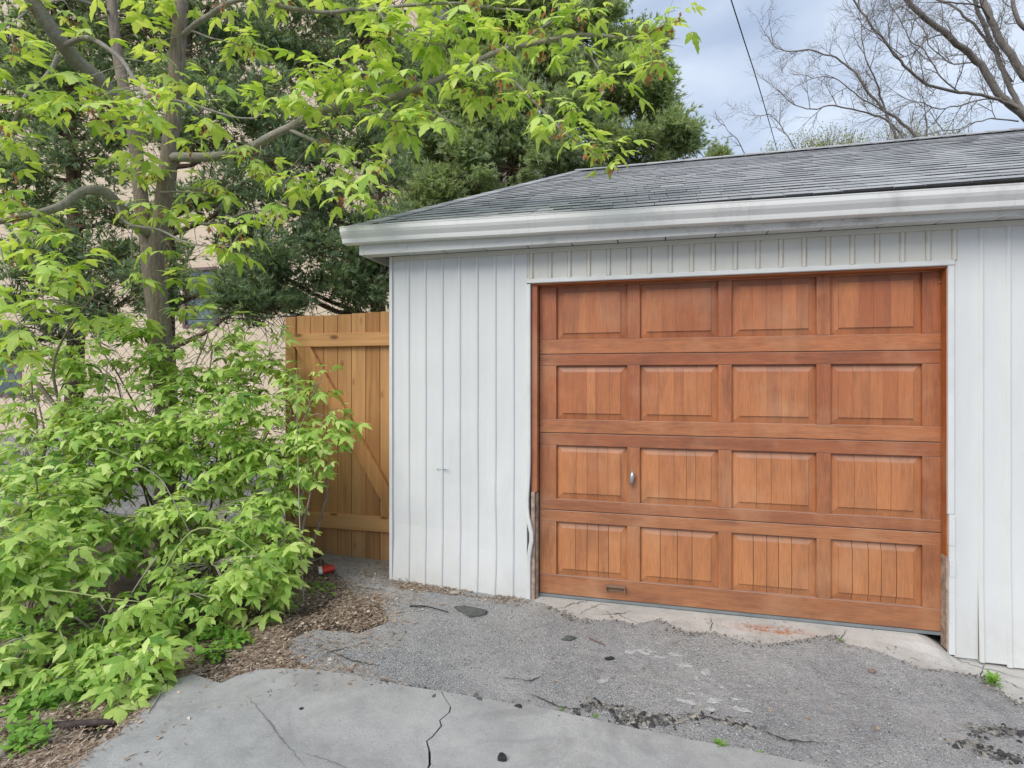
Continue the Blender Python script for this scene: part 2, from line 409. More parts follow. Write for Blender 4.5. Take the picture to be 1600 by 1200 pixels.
M['cedarbark'] = bark('cedar bark', (0.10,0.065,0.045), (0.24,0.17,0.125), (18,18,1.5))
M['greybark'] = bark('bare tree bark', (0.19,0.17,0.155), (0.36,0.325,0.29), (5,5,5))
M['twig'] = simple('pale twig', (0.36,0.33,0.28), 0.8, 0.2, 0, 0.3, 30)
M['greenstem'] = simple('green stem', (0.28,0.34,0.12), 0.6, 0.3, 0, 0.2, 10)
M['wire'] = simple('galvanised wire', (0.13,0.11,0.10), 0.5, 0.4, 0.4, 0.2, 20)
M['cable'] = simple('black cable', (0.03,0.03,0.035), 0.6)
M['tar'] = simple('broken tar', (0.035,0.035,0.038), 0.8, 0.3, 0, 0.5, 40, 0.6)
M['rubble'] = island('crumbled tar', [(0.0,(0.03,0.03,0.032)),(0.4,(0.08,0.08,0.082)),(0.65,(0.2,0.19,0.18)),(1.0,(0.36,0.33,0.28))], 0.85)
M['slate'] = simple('grey scrap', (0.10,0.105,0.10), 0.8, 0.3, 0, 0.3, 30, 0.4)
M['pale'] = simple('pale worn stone', (0.42,0.42,0.425), 0.85, 0.2, 0, 0.3, 60, 0.3)
M['woodchip'] = simple('greyed wood chip', (0.33,0.30,0.25), 0.85, 0.2, 0, 0.3, 40)
M['root'] = simple('dark rotten wood', (0.085,0.065,0.06), 0.9, 0.2, 0, 0.4, 25, 0.8)

def house_mat():
    m = Mat('beige stucco block', 0.85, 0.2); c = m.coord((1,1,1), 'World')
    sx = m.n('ShaderNodeSeparateXYZ'); m.l(c, sx.inputs[0]); cb = m.n('ShaderNodeCombineXYZ'); m.l(sx.outputs[0], cb.inputs[0]); m.l(sx.outputs[2], cb.inputs[1])
    b = m.n('ShaderNodeTexBrick'); b.inputs['Scale'].default_value = 1.0; b.inputs['Brick Width'].default_value = 0.44; b.inputs['Row Height'].default_value = 0.215
    b.inputs['Mortar Size'].default_value = 0.006; b.inputs['Color1'].default_value = (0.70,0.58,0.45,1); b.inputs['Color2'].default_value = (0.73,0.605,0.47,1); b.inputs['Mortar'].default_value = (0.60,0.50,0.385,1)
    m.l(cb.outputs[0], b.inputs['Vector']); n = m.noise(c, 1.2, 4)
    m.color(m.mix(m.ramp(n, [(0.4, 0.15), (0.7, 0)]), b.outputs[0], (0.50,0.42,0.33))); return m.m
M['house'] = house_mat()
def glass_mat():
    m = Mat('window glass', 0.06, 0.8); m.color((0.11,0.15,0.16)); return m.m
M['glass'] = glass_mat()
M['winframe'] = simple('brown window frame', (0.20,0.12,0.13), 0.5, 0.3, 0, 0.1)

# ------------------------------------------------------------------ the ground
def inpoly_sheet(name, poly, mat, zf, step=0.08, skirt=0.05, rough=0.0, kind='structure', smooth=True, jag=0.0):
    """a sheet with the outline poly (world x,y), cut into a grid, heights zf(x,y), a skirt round its rim"""
    pts = []
    for i, p in enumerate(poly):
        q = poly[(i+1) % len(poly)]; n = max(1, int((Vector(q[:2]) - Vector(p[:2])).length / 0.05)) if jag else 1
        n = min(n, 40)
        for k in range(n):
            t = k / n; x = p[0]*(1-t)+q[0]*t; y = p[1]*(1-t)+q[1]*t
            if jag:
                x += jag * noise.noise((x*9, y*9, 1.7)) + jag*0.6 * noise.noise((x*31, y*31, 5)); y += jag * noise.noise((x*9, y*9, 8.1)) + jag*0.6*noise.noise((x*31, y*31, 9))
            pts.append((x, y))
    bm = bmesh.new(); vs = [bm.verts.new((x, y, 0)) for x, y in pts]
    f = bm.faces.new(vs); bm.normal_update()
    if f.normal.z < 0: f.normal_flip()
    bmesh.ops.triangulate(bm, faces=bm.faces[:])
    xs = [p[0] for p in pts]; ys = [p[1] for p in pts]
    lo, hi = (max(min(xs), -8), max(min(ys), -6)), (min(max(xs), 8), min(max(ys), 8))
    for ax in (0, 1):
        c = lo[ax] + step
        while c < hi[ax]:
            co = [0,0,0]; no = [0,0,0]; co[ax] = c; no[ax] = 1
            bmesh.ops.bisect_plane(bm, geom=bm.verts[:]+bm.edges[:]+bm.faces[:], plane_co=co, plane_no=no, dist=1e-5); c += step
    bmesh.ops.dissolve_degenerate(bm, dist=1e-4, edges=bm.edges[:])
    for v in bm.verts: v.co.z = zf(v.co.x, v.co.y) + rough * noise.noise((v.co.x*3.1, v.co.y*3.1, 2)) + rough*0.4*noise.noise((v.co.x*11, v.co.y*11, 4))
    if skirt:
        be = [e for e in bm.edges if e.is_boundary]
        r = bmesh.ops.extrude_edge_only(bm, edges=be)
        for v in [g for g in r['geom'] if isinstance(g, bmesh.types.BMVert)]: v.co.z -= skirt
    bmesh.ops.recalc_face_normals(bm, faces=bm.faces[:])
    me = bpy.data.meshes.new(name); bm.to_mesh(me); bm.free(); me.materials.append(mat)
    o = bpy.data.objects.new(name, me); link(o); o['kind'] = kind
    return o
def smoothstep(a, b, x):
    t = min(max((x-a)/(b-a), 0), 1); return t*t*(3-2*t)
# base: soil near, grass out to the horizon
gx = np.concatenate([np.linspace(-300,-8,14)[:-1], np.linspace(-8,9,140), np.linspace(9,300,14)[1:]])
gy = np.concatenate([np.linspace(-300,-7,12)[:-1], np.linspace(-7,9,130), np.linspace(9,300,14)[1:]])
gv = [(x, y, h(x,y) - 0.022 + (0.018*noise.noise((x*2.2,y*2.2,0)) + 0.008*noise.noise((x*9,y*9,3)) if abs(x)<8 and y<8 else 0)) for y in gy for x in gx]
nx = len(gx)
gf = [(j*nx+i, j*nx+i+1, (j+1)*nx+i+1, (j+1)*nx+i) for j in range(len(gy)-1) for i in range(nx-1)]
MB().add(gv, gf).build('ground', M['soil'], smooth=True, kind='structure')
inpoly_sheet('yard_path', [(-14,1.0),(-0.3,1.0),(-0.3,6.9),(-14,6.9)], M['paths'], lambda x,y: h(x,y)-0.005, 0.5, 0.03)

apx = [(822,938),(850,948),(880,957),(895,968),(935,973),(960,970),(990,980),(1030,970),(1060,985),(1075,992),(1110,990),(1170,1008),(1195,1010),(1250,1003),(1300,994),(1320,1008),(1380,1025),(1440,1047),(1530,1057),(1545,1073),(1600,1106)]
edge = [G(*p) for p in apx]
edge_xy = [(p.x, p.y) for p in edge] + [(4.6,-1.0),(6.0,-1.1),(8.0,-1.1)]
def apron_z(x, y):
    k = smoothstep(-0.02, 0.14, -y)
    base = -0.043 if x < 3.4 else -0.043 + (h(x,y)+0.002+0.043)*smoothstep(3.4, 3.62, x)
    return base*(1-k) + (h(x,y)-0.003)*k
inpoly_sheet('garage_apron', [(1.02,0.6)] + edge_xy + [(8.0,0.6)], M['apron'], apron_z, 0.06, 0.05, 0.002, jag=0.012)
# asphalt between the apron and the concrete driveway
spx = [(268,1066),(300,1058),(345,1071),(370,1060),(400,1051),(440,1048),(500,1050),(560,1060),(620,1073),(690,1083),(760,1096),(850,1110),(930,1128),(1000,1143),(1100,1163),(1200,1183),(1290,1203)]
sedge = [G(*p) for p in spx]
asp_top = [(1.02,0.02),(0.6,0.02),(-0.02,0.02),(-0.06,0.5),(-0.75,0.5),(-0.72,0.22)]
asp_left = [(G(*p).x, G(*p).y) for p in [(535,905),(560,935),(600,950),(608,972),(560,992),(490,985),(455,1003),(452,1025),(500,1048)]]
last = sedge[-1]; d = (sedge[-1]-sedge[-4]).normalized(); far1 = last + d*0.9; 
asph = asp_top + asp_left + [(p.x+0.0, p.y-0.03) for p in sedge[7:]] + [(far1.x+0.3, far1.y-0.3),(6.5,-5.0),(9.0,-5.0),(9.0,-1.1)] + [(x, y+0.015) for x, y in edge_xy[::-1]]
def asph_z(x, y): return h(x,y) + 0.004
inpoly_sheet('asphalt_drive', asph, M['asphalt'], asph_z, 0.07, 0.05, 0.007, jag=0.014)
# front concrete driveway, split by its crack
crk = [(690,1083),(694,1092),(703,1108),(702,1117),(688,1130),(690,1139),(676,1155),(667,1163),(671,1176),(672,1200)]
cw = [G(*p) for p in crk]; cw.append(cw[-1] + Vector((0.01,-0.8,0))); cw.append(cw[-1] + Vector((0.1,-2.2,0)))
lft = [G(*p) for p in [(40,1240),(110,1203),(150,1172),(185,1152),(215,1120),(250,1085)]]
def slab_z(x, y): return h(x,y) + 0.012
def off(ps, s):
    out = []
    for i, p in enumerate(ps):
        wv = 0.0035 + 0.003*noise.noise((p.x*20, p.y*20, 1)); out.append((p.x + s*wv, p.y))
    return out
L_out = [(-3.0,-5.9)] + [(-1.4,-3.0)] + [(p.x,p.y) for p in lft] + [(p.x,p.y) for p in sedge[:9]]
inpoly_sheet('concrete_driveway', L_out + off(cw, -1) + [(cw[-1].x,-5.9)], M['slab'], slab_z, 0.1, 0.05, 0.002, jag=0.008)
R_out = off(cw, 1)[::-1] + [(p.x,p.y) for p in sedge[10:]] + [(far1.x,far1.y),(6.4,-5.9)]
inpoly_sheet('concrete_driveway', [(cw[-1].x+0.01,-5.9)] + R_out, M['slab'], slab_z, 0.1, 0.05, 0.002, jag=0.008)

# ------------------------------------------------------------------ the garage
GW = 8.0; GD = 5.9
garage = empty('garage', (0,0,0), 'low white garage with panelled wooden door and grey shingled hip roof', 'garage')
OX0, OX1, OZ = 1.07, 3.54, 2.139
WT = 2.378
wall = MB()
wall.box(0.012, OX0-0.03, 0.02, 0.12, -0.3, WT); wall.box(OX1+0.03, GW-0.01, 0.02, 0.12, -0.3, WT); wall.box(OX0-0.03, OX1+0.03, 0.02, 0.12, OZ+0.04, WT)
wall.box(0.012, 0.12, 0.121, GD, -0.3, WT); wall.box(GW-0.12, GW-0.012, 0.121, GD, -0.3, WT); wall.box(0.121, GW-0.121, GD-0.12, GD-0.001, -0.3, WT)
walls = wall.build('wall', M['siding'], garage)
# ribbed metal siding, one panel per rib
PIT = 0.132; RX0 = 0.128
def wallbot(x):
    if x < 1.1: return -0.002 - 0.046*x
    return -0.114 - 0.09*(x-3.56) if x < 4.4 else -0.20
def panel(x0, wd, z0, z1, rib, mat, warp, seed):
    prof = [(0,0.0),(0.004,-0.006),(0.009,-0.0105),(0.019,-0.0110),(0.026,-0.007),(0.029,0.0005),(0.031,0.0)] if rib else [(0,0)]
    prof += [(wd*0.35, 0.0006),(wd*0.7, 0.0012),(wd+0.0005, 0.0)]
    nz_ = 22 if warp else 1
    vs = []; n = len(prof)
    for k in range(nz_+1):
        z = z0 + (z1-z0)*k/nz_
        for (a, b) in prof:
            X = x0 + a; dy = dx = 0
            if warp:
                fade = smoothstep(1.9, 0.5, z)
                dy = warp*fade*(noise.noise((X*2.6, z*1.8, 3)) + 0.4*noise.noise((X*7, z*6, 7)))
                dx = 0.004*fade*noise.noise((seed*3.1, z*2.6, 1)) * (1 if 0 < a < wd*0.9 else 0)
                if z < 0.35: dy -= 0.012*(0.35-z)/0.35
            vs.append((a+dx, b+dy, z))
    fs = [(k*n+i, k*n+i+1, (k+1)*n+i+1, (k+1)*n+i) for k in range(nz_) for i in range(n-1)]
    # closed bottom return
    b0 = len(vs); vs += [(a, 0.015, z0) for a, b in prof]
    fs += [(b0+i, b0+i+1, i+1, i) for i in range(n-1)]
    me = bpy.data.meshes.new('siding_panel'); me.from_pydata(vs, [], fs); me.materials.append(mat)
    o = bpy.data.objects.new('siding_panel', me); link(o, walls); o.location = (x0, 0, 0)
    return o
x = 0.022; k = 0; first = True
segs = [(0.022, RX0, False)] + [(RX0+PIT*i, RX0+PIT*(i+1), True) for i in range(int((GW-RX0)/PIT))]
for i, (a, b, rib) in enumerate(segs):
    b = min(b, GW-0.02)
    if b <= OX0-0.03: panel(a, b-a, wallbot((a+b)/2)-0.012, WT-0.03, rib, M['siding'], 0.012, i)
    elif a < OX0-0.03:                                  # panel cut by the opening
        panel(a, OX0-0.035-a, wallbot(a)-0.012, WT-0.03, rib and (OX0-0.035-a) > 0.04, M['siding'], 0.006, i)
        panel(OX0-0.034, b-(OX0-0.034), OZ+0.032, WT-0.03, False, M['siding_stain'], 0, i)
    elif b <= OX1+0.03: panel(a, b-a, OZ+0.032, WT-0.03, rib, M['siding_stain'], 0.0, i)
    elif a < OX1+0.03:
        panel(a, OX1+0.034-a, OZ+0.032, WT-0.03, rib, M['siding_stain'], 0, i)
        panel(OX1+0.035, b-(OX1+0.035), wallbot(b), WT-0.03, False, M['siding'], 0, i)
    else: panel(a, b-a, wallbot((a+b)/2), WT-0.03, rib, M['siding'], 0.003 if a < 5 else 0, i)
MB().box(0.0,0.021,-0.017,0.02,-0.006,WT).box(0.0,0.011,0.021,0.06,-0.02,WT).build('corner_trim', M['trim'], garage)
MB().box(0.022,GW,-0.0165,0.018,WT-0.0295,WT).build('frieze_trim', M['siding_stain'], garage)
# scuff of green paint on the left siding
sp = CAMP + ray(690,733) * ((0-CAMP.y)/ray(690,733).y)
scf = MB()
for (dx, wv, hh_) in [(-0.03,0.008,0.012),(-0.012,0.012,0.006),(0.012,0.03,0.007),(0.045,0.018,0.004)]:
    scf.box(sp.x+dx, sp.x+dx+wv, -0.0170, -0.0163, sp.z-hh_/2, sp.z+hh_/2)
scf.build('paint_scuff', simple('green scuff', (0.16,0.28,0.24), 0.6), walls)
# door opening: metal channel trim and jambs
tr = MB(); tr.cham(OX0-0.034, OX1+0.034, -0.016, 0.05, OZ, OZ+0.030, 0.004)
tr.build('head_trim', M['trim'], garage)
tr = MB(); tr.cham(OX1, OX1+0.033, -0.014, 0.03, 0.7, OZ-0.001, 0.004); tr.build('side_trim', M['trim'], garage)
tb = MB()                                                   # torn lower length of the right trim
for k in range(9):
    za, zb = -0.11 + 0.81*k/9, -0.11 + 0.81*(k+1)/9
    n0 = 0.006*noise.noise((k*0.9, 2, 0)); tb.box(OX1+0.004+abs(n0)*0.8, OX1+0.034, -0.013-n0, 0.01, za, zb-0.0005)
tb.build('side_trim', M['trim'], garage)
bent = MB(); vs = []; NB = 40                                # left trim, buckled near its foot
for k in range(NB+1):
    z = -0.075 + (OZ+0.07)*k/NB
    bx = 0.028*math.exp(-((z-0.40)/0.10)**2) - 0.012*math.exp(-((z-0.62)/0.16)**2) ; by = -0.035*math.exp(-((z-0.42)/0.14)**2)
    for (a, b) in [(-0.034,0.01),(-0.034,-0.014),(-0.026,-0.018),(-0.010,-0.016),(-0.006,-0.010),(-0.008,0.02)]:
        vs.append((OX0+a+bx, b+by*0.6, min(z, OZ-0.001)))
bent.add(vs, [(k*6+i, k*6+i+1, (k+1)*6+i+1, (k+1)*6+i) for k in range(NB) for i in range(5)])
bent.build('side_trim', M['trim'], garage, smooth=False)
MB().box(OX0-0.004, OX0+0.020, -0.002, 0.074, -0.06, 0.70).box(OX0+0.021, OX0+0.034, 0.03, 0.074, -0.06, 0.69).build('lower_jamb', M['oldjamb'], garage)['label'] = 'bare grey weathered jamb foot'
MB().box(OX0-0.004, OX0+0.0355, 0.012, 0.074, 0.7005, OZ-0.001).build('jamb', M['door_v'], garage)
MB().box(OX1-0.002, OX1+0.006, 0.006, 0.072, 0.45, OZ-0.001).build('jamb', M['head'], garage)
MB().box(OX1-0.003, OX1+0.006, 0.004, 0.072, -0.09, 0.449).build('lower_jamb', M['oldjamb'], garage)
MB().box(OX0-0.004, OX1+0.012, 0.0505, 0.075, OZ, OZ+0.03).box(OX0+0.021, OX1-0.003, 0.0, 0.072, OZ-0.010, OZ-0.0005).build('head_jamb', M['head'], garage)
MB().box(OX0-0.2, OX1+0.2, 0.22, 0.24, -0.06, 2.36).build('door_backing', M['backing'], garage)
# the panelled wooden door
DY = 0.078; KK = (3.824+0.078)/(3.824+0.127)
fx = lambda v: 1.932+(v-1.932)*KK
fz = lambda v: 1.49+(v-1.49)*KK
door = MB().box(1.10, 3.56, DY+0.03, DY+0.05, -0.015, 2.17).build('garage_door', M['door_v'], garage)
ZS = [fz(v) for v in [-0.040, 0.556, 1.100, 1.655, 2.205]]
RW = [(fz(a),fz(b)) for a,b in [(0.099,0.474),(0.634,1.013),(1.195,1.574),(1.757,2.130)]]
CW = [(fx(a),fx(b)) for a,b in [(1.219,1.710),(1.795,2.298),(2.381,2.884),(2.965,3.465)]]
DX0, DX1 = fx(1.098), fx(3.580)
for r in range(4):
    z0, z1 = ZS[r]+0.002, ZS[r+1]-0.002; a, b = RW[r]
    MB().cham(DX0, DX1, DY, DY+0.029, z0, a, 0.003).build('rail', M['door_h'], door)
    MB().cham(DX0, DX1, DY, DY+0.029, b, z1, 0.003).build('rail', M['door_h'], door)
    ed = [DX0] + [v for c in CW for v in c] + [DX1]
    for i in range(5):
        MB().cham(ed[2*i], ed[2*i+1], DY+0.0006, DY+0.029, a+0.0004, b-0.0004, 0.002).build('stile', M['door_v'], door)
    gap = [0.0016, 0.0008, 0.0004, 0.0003][r]
    BV, YE, YF, YS = 0.045, DY+0.026, DY+0.007, DY+0.0135     # bevel width, depth at rim, field, field step
    for (c0, c1) in CW:
        i0, i1 = c0+BV, c1-BV
        nb = random.choice([4,5,5]); cuts = [i0 + (i1-i0)*(j+random.uniform(-0.18,0.18))/nb for j in range(1, nb)]
        cuts = [c0] + cuts + [c1]
        for j in range(nb):
            x0, x1 = cuts[j] + (gap if j else 0), cuts[j+1] - (gap if j < nb-1 else 0)
            jy = random.uniform(-0.0008, 0.0008)
            xs = [x0] + ([i0-0.0005, i0] if j == 0 else []) + ([i1, i1+0.0005] if j == nb-1 else []) + [x1]
            zs = [a, a+BV-0.0005, a+BV, b-BV, b-BV+0.0005, b]
            def dep(X, Z):
                e = min(X-c0, c1-X, Z-a, b-Z)
                if e >= BV - 1e-6: return YF
                return YE + (YS-YE)*max(e,0)/BV
            mb = MB(); n = len(xs)
            mb.v = [(X, dep(X,Z)+jy, Z) for Z in zs for X in xs]
            for q in range(len(zs)-1):
                for p in range(n-1):
                    v00, v10, v11, v01 = q*n+p, q*n+p+1, (q+1)*n+p+1, (q+1)*n+p
                    left = p == 0 and j == 0; right = p == n-2 and j == nb-1
                    if (left and q == 0) or (right and q == len(zs)-2): mb.f += [(v00,v10,v11),(v00,v11,v01)]
                    elif (left and q == len(zs)-2) or (right and q == 0): mb.f += [(v00,v10,v01),(v10,v11,v01)]
                    else: mb.f.append((v00,v10,v11,v01))
            # side returns into the gap
            b0 = len(mb.v); mb.v += [(x0, DY+0.028, Z) for Z in zs] + [(x1, DY+0.028, Z) for Z in zs]; m_ = len(zs)
            for q in range(m_-1):
                mb.f += [(b0+q, q*n, (q+1)*n, b0+q+1), (b0+m_+q, b0+m_+q+1, (q+1)*n+n-1, q*n+n-1)]
            mb.m = [0]*len(mb.f)
            mb.build('panel_board', M['door_b'], door)
MB().box(DX0, DX1, DY-0.006, DY+0.028, -0.038, -0.0215).build('bottom_seal', M['seal'], door)
def onp(px, py, y):
    r = ray(px, py); return CAMP + r*((y-CAMP.y)/r.y)
# bolts
bme = MB(); bme.tube([(0,0,0),(0,-0.004,0),(0,-0.006,0)], [0.0065,0.0058,0.002], 8)
bolt_me = bme.mesh('bolt', M['bolt'], True)
for (px, py) in [(850,466),(846,533),(846,547),(846,562),(846,576),(846,664),(846,690),(847,795),(849,803),
                 (1468,441),(1472,521),(1473,556),(1473,571),(1473,666),(1473,683),(1473,700),(1473,715),(1473,811),(1473,825),(1473,842),(1473,857)]:
    p = onp(px, py, DY); o = bpy.data.objects.new('bolt', bolt_me); link(o, door); o.location = p - Vector((0,0.0005,0))
hp = onp(988,745,DY); hm = MB()                                # T handle
hm.tube([hp, hp+Vector((0,-0.022,0))], [0.017,0.015], 12)
hm.tube([hp+Vector((-0.010,-0.026,-0.050)), hp+Vector((-0.004,-0.033,-0.02)), hp+Vector((0,-0.036,0.01)), hp+Vector((0.003,-0.030,0.044))], [0.008,0.014,0.015,0.008], 10)
hm.build('handle', M['steel'], door, smooth=True)
lp = onp(962,918,DY); lm = MB()                                # lift pull
lm.box(lp.x-0.065, lp.x+0.065, DY-0.004, DY+0.0, lp.z-0.026, lp.z+0.020); lm.box(lp.x-0.065, lp.x+0.065, DY-0.034, DY-0.0045, lp.z+0.010, lp.z+0.019)
lm.box(lp.x-0.065, lp.x-0.059, DY-0.030, DY-0.0045, lp.z-0.02, lp.z+0.0095); lm.box(lp.x+0.059, lp.x+0.065, DY-0.030, DY-0.0045, lp.z-0.02, lp.z+0.0095)
lm.build('lift_handle', M['browniron'], door)

# eaves: soffit, fascia, gutter
OV = 0.16                                                      # fascia face
sof = MB().box(-OV+0.01, GW+OV-0.01, -OV+0.01, 0.03, WT+0.010, WT+0.022).build('soffit', M['backing'], garage)
px_ = -OV+0.012; i = 0
while px_ < GW+OV-0.3:
    wd = 0.302; z0 = WT + 0.0005; dz = random.uniform(-0.002, 0.006)
    MB().add([(px_,-OV+0.012,z0+dz),(px_+wd-0.008,-OV+0.012,z0+random.uniform(0,0.004)),(px_+wd-0.008,-0.0125,z0+0.003),(px_,-0.0125,z0+0.003),
              (px_,-OV+0.012,z0+0.008),(px_+wd-0.008,-OV+0.012,z0+0.008),(px_+wd-0.008,-0.0125,z0+0.008),(px_,-0.0125,z0+0.008)],
             [(0,3,2,1),(4,5,6,7),(0,1,5,4),(1,2,6,5),(2,3,7,6),(3,0,4,7)]).build('soffit_panel', M['trim'], sof)
    px_ += wd
fs_ = MB(); fs_.box(-OV, GW+OV, -OV, -OV+0.01, WT-0.008, WT+0.165); fs_.box(-OV, -OV+0.01, -OV+0.0105, GD+OV, WT-0.008, WT+0.165)
fs_.box(-OV+0.0105, GW+OV, GD+OV-0.01, GD+OV, WT-0.008, WT+0.165); fs_.box(GW+OV-0.01, GW+OV, -OV+0.0105, GD+OV-0.0105, WT-0.008, WT+0.165)
fs_.box(-OV-0.002, -OV+0.028, -OV-0.003, -OV-0.0005, WT-0.009, WT+0.166)
fs_.build('fascia', M['fascia'], garage)
def gutter_top(x): return 2.553 - 0.0105*max(x, -0.3)
gu = MB(); prof = [(-0.002,-0.012),(-0.002,-0.112),(-0.060,-0.112),(-0.066,-0.108),(-0.070,-0.092),(-0.072,-0.080),(-0.092,-0.052),(-0.100,-0.034),(-0.101,-0.010),(-0.104,-0.004),(-0.104,0.0),(-0.094,0.001),(-0.092,-0.006),(-0.090,-0.012)]
XS = [-0.26 + (GW+0.52)*k/34 for k in range(35)]; n = len(prof); vs = []
for X in XS:
    wob = 0.003*noise.noise((X*1.7, 0, 0)); 
    vs += [(X, -OV+a+wob*(a/-0.1), gutter_top(X)+b+wob) for a, b in prof]
gu.add(vs, [(k*n+i, (k+1)*n+i, (k+1)*n+i+1, k*n+i+1) for k in range(len(XS)-1) for i in range(n-1)])
gu.add(vs[:n-3], [tuple(range(n-3))[::-1]])
gut = gu.build('gutter', M['gutter'], garage)
MB().box(-0.235, GW+0.2, -OV-0.0035, -OV-0.0005, 2.50, 2.556).build('drip_edge', M['trim'], garage)
# roof
EZ = 2.566; EO = 0.235                                         # shingle eave edge
RD = 2.90; RS = 0.452; RA = 1.22
ey = -OV-0.055; RX = -EO + RA; RZ = EZ + RD*RS; yr = ey + RD; yb = ey + 2*RD
roof = MB().add([(-EO,ey,EZ-0.02),(GW+EO,ey,EZ-0.02),(GW+EO,yb,EZ-0.02),(-EO,yb,EZ-0.02),(RX,yr,RZ-0.02),(GW-RX,yr,RZ-0.02)],
     [(0,1,5,4),(1,2,5),(2,3,4,5),(3,0,4),(3,2,1,0)]).build('roof', M['backing'], garage)
shown = []; rest = []
nrm_f = Vector((0,-RS,1)).normalized(); sl_f = Vector((0,1,RS)).normalized()
SL = RD*math.sqrt(1+RS*RS); EXP = 0.132
def shingle_geo(u0, u1, s, o0, ud, sd_, nd, thick, lim):
    """a tab between u0 and u1 along ud, its butt at s up the slope"""
    lo = max(u0, lim(s+0.02)[0]); hi = min(u1, lim(s+0.02)[1])
    if hi - lo < 0.03: return None
    la = max(u0, lim(s+EXP)[0]); ha = min(u1, lim(s+EXP)[1])
    if ha-la < 0.01:
        l0, l1 = lim(s+EXP)
        if u1 < l0+0.01: la = l0; ha = l0+0.01
        else: ha = l1; la = l1-0.01
    j = random.uniform(-0.002, 0.002); t = thick*random.uniform(0.8,1.3)
    P = [o0+ud*lo+sd_*(s+j), o0+ud*hi+sd_*(s+j+random.uniform(-0.001,0.001)), o0+ud*ha+sd_*(s+EXP+0.02), o0+ud*la+sd_*(s+EXP+0.02)]
    top = [P[0]+nd*(t+0.002), P[1]+nd*(t+0.002), P[2]+nd*0.001, P[3]+nd*0.001]
    bot = [P[0]-nd*0.004, P[1]-nd*0.004, P[2]-nd*0.006, P[3]-nd*0.006]
    return top+bot
BF = [(0,1,2,3),(0,4,5,1),(1,5,6,2),(3,7,4,0),(2,6,7,3)]
o0 = Vector((-EO, ey, EZ-0.016))
rows = int(SL/EXP)
for r in range(rows):
    s = r*EXP; u = -random.uniform(0,0.3)
    lim = lambda q: (RA*q/SL, GW+2*EO-RA*q/SL)
    while u < GW+2*EO:
        wd = random.choice([0.12,0.15,0.18,0.22,0.26])
        g = shingle_geo(u+0.002, u+wd-0.002, s, o0, Vector((1,0,0)), sl_f, nrm_f, random.choice([0.0035,0.0045,0.006]), lim)
        if g:
            ctr = (g[0]+g[1])/2 - CAMP; dep = ctr.dot(FWD); sx_ = ctr.dot(RGT)/dep*F+800
            (shown if sx_ < 1620 and len(shown) < 10000 else rest).append((dep, g))
        u += wd
shown.sort(key=lambda t: t[0])
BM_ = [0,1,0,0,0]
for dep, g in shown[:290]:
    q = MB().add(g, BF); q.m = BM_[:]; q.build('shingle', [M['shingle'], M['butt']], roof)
rest += shown[290:]
mbs = MB()
for dep, g in rest: mbs.add(g, BF)
nrm_l = Vector((-(RZ-EZ),0,RA)).normalized(); sl_l = Vector((RA,0,RZ-EZ)).normalized(); SLL = math.hypot(RA, RZ-EZ)
for r in range(int(SLL/EXP)):
    s = r*EXP; u = 0
    lim = lambda q: (RD*q/SLL, 2*RD-RD*q/SLL)
    while u < 2*RD:
        wd = random.choice([0.2,0.3,0.36]); g = shingle_geo(u, u+wd-0.003, s, Vector((-EO,ey,EZ-0.016)), Vector((0,1,0)), sl_l, nrm_l, 0.008, lim)
        if g: mbs.add([g[k] for k in (1,0,3,2,5,4,7,6)], BF)
        u += wd
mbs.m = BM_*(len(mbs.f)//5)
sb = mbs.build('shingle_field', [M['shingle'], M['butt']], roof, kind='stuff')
# ridge and hip caps
def cap(p, q, nA, nB, t=0.006):
    d = (q-p).normalized(); a = d.cross(nA).normalized()*0.12; b = d.cross(nB).normalized()*0.12
    if a.dot(nB) > 0: a = -a
    if b.dot(nA) > 0: b = -b
    up = (nA+nB).normalized()
    mb = MB(); c0 = p+up*(t+0.010); c1 = q+d*0.03+up*0.010
    mb.add([c0, p+a+nA*(t+0.006), q+a+nA*0.006, c1, p+b+nB*(t+0.006), q+b+nB*0.006, p+a, p+b, p-up*0.01],
           [(0,3,2,1),(0,4,5,3),(0,1,6,8),(0,8,7,4),(1,2,6),(4,7,5)])
    mb.build('ridge_cap', M['shingle'], roof)
nb_ = Vector((0,RS,1)).normalized()
X = RX
while X < GW-RX-0.2:
    cap(Vector((X,yr,RZ)), Vector((X+0.2,yr,RZ)), nrm_f, nb_); X += 0.2
hipv = Vector((RX+EO, RD, RZ-EZ)); NH = int(hipv.length/0.2)
for k in range(NH):
    a = Vector((-EO,ey,EZ-0.012)) + hipv*(k/NH); b = Vector((-EO,ey,EZ-0.012)) + hipv*((k+1)/NH)
    cap(a, b, nrm_f, nrm_l)

# ------------------------------------------------------------------ wooden gate
GY = 0.335
gate = empty('wooden_gate', (-0.6,GY,0), 'tall light brown board gate with diagonal brace beside white garage wall', 'gate')
bx0 = -1.03; k = 0
while bx0 < -0.01:
    wd = 0.1285
    MB().cham(bx0, min(bx0+wd-0.0045,-0.004), GY, GY+0.018, 0.012+random.uniform(-0.004,0.006), 2.005+0.02*(bx0+1)+random.uniform(-0.004,0.004), 0.002).build('board', M['gate_v'], gate); bx0 += wd
MB().cham(-1.13,-1.035, GY-0.02, GY+0.03, -0.05, 2.0, 0.003).build('post', M['gate_v'], gate)
MB().cham(-1.05,-0.006, GY-0.040, GY-0.001, 1.745, 1.855, 0.003).build('rail', M['gate_h'], gate)
MB().cham(-1.02,-0.006, GY-0.040, GY-0.001, 0.255, 0.375, 0.003).build('rail', M['gate_h'], gate)
p0, p1 = Vector((-1.0,0,1.742)), Vector((-0.06,0,0.379)); dd = (p1-p0).normalized(); nn = Vector((dd.z,0,-dd.x))*0.05
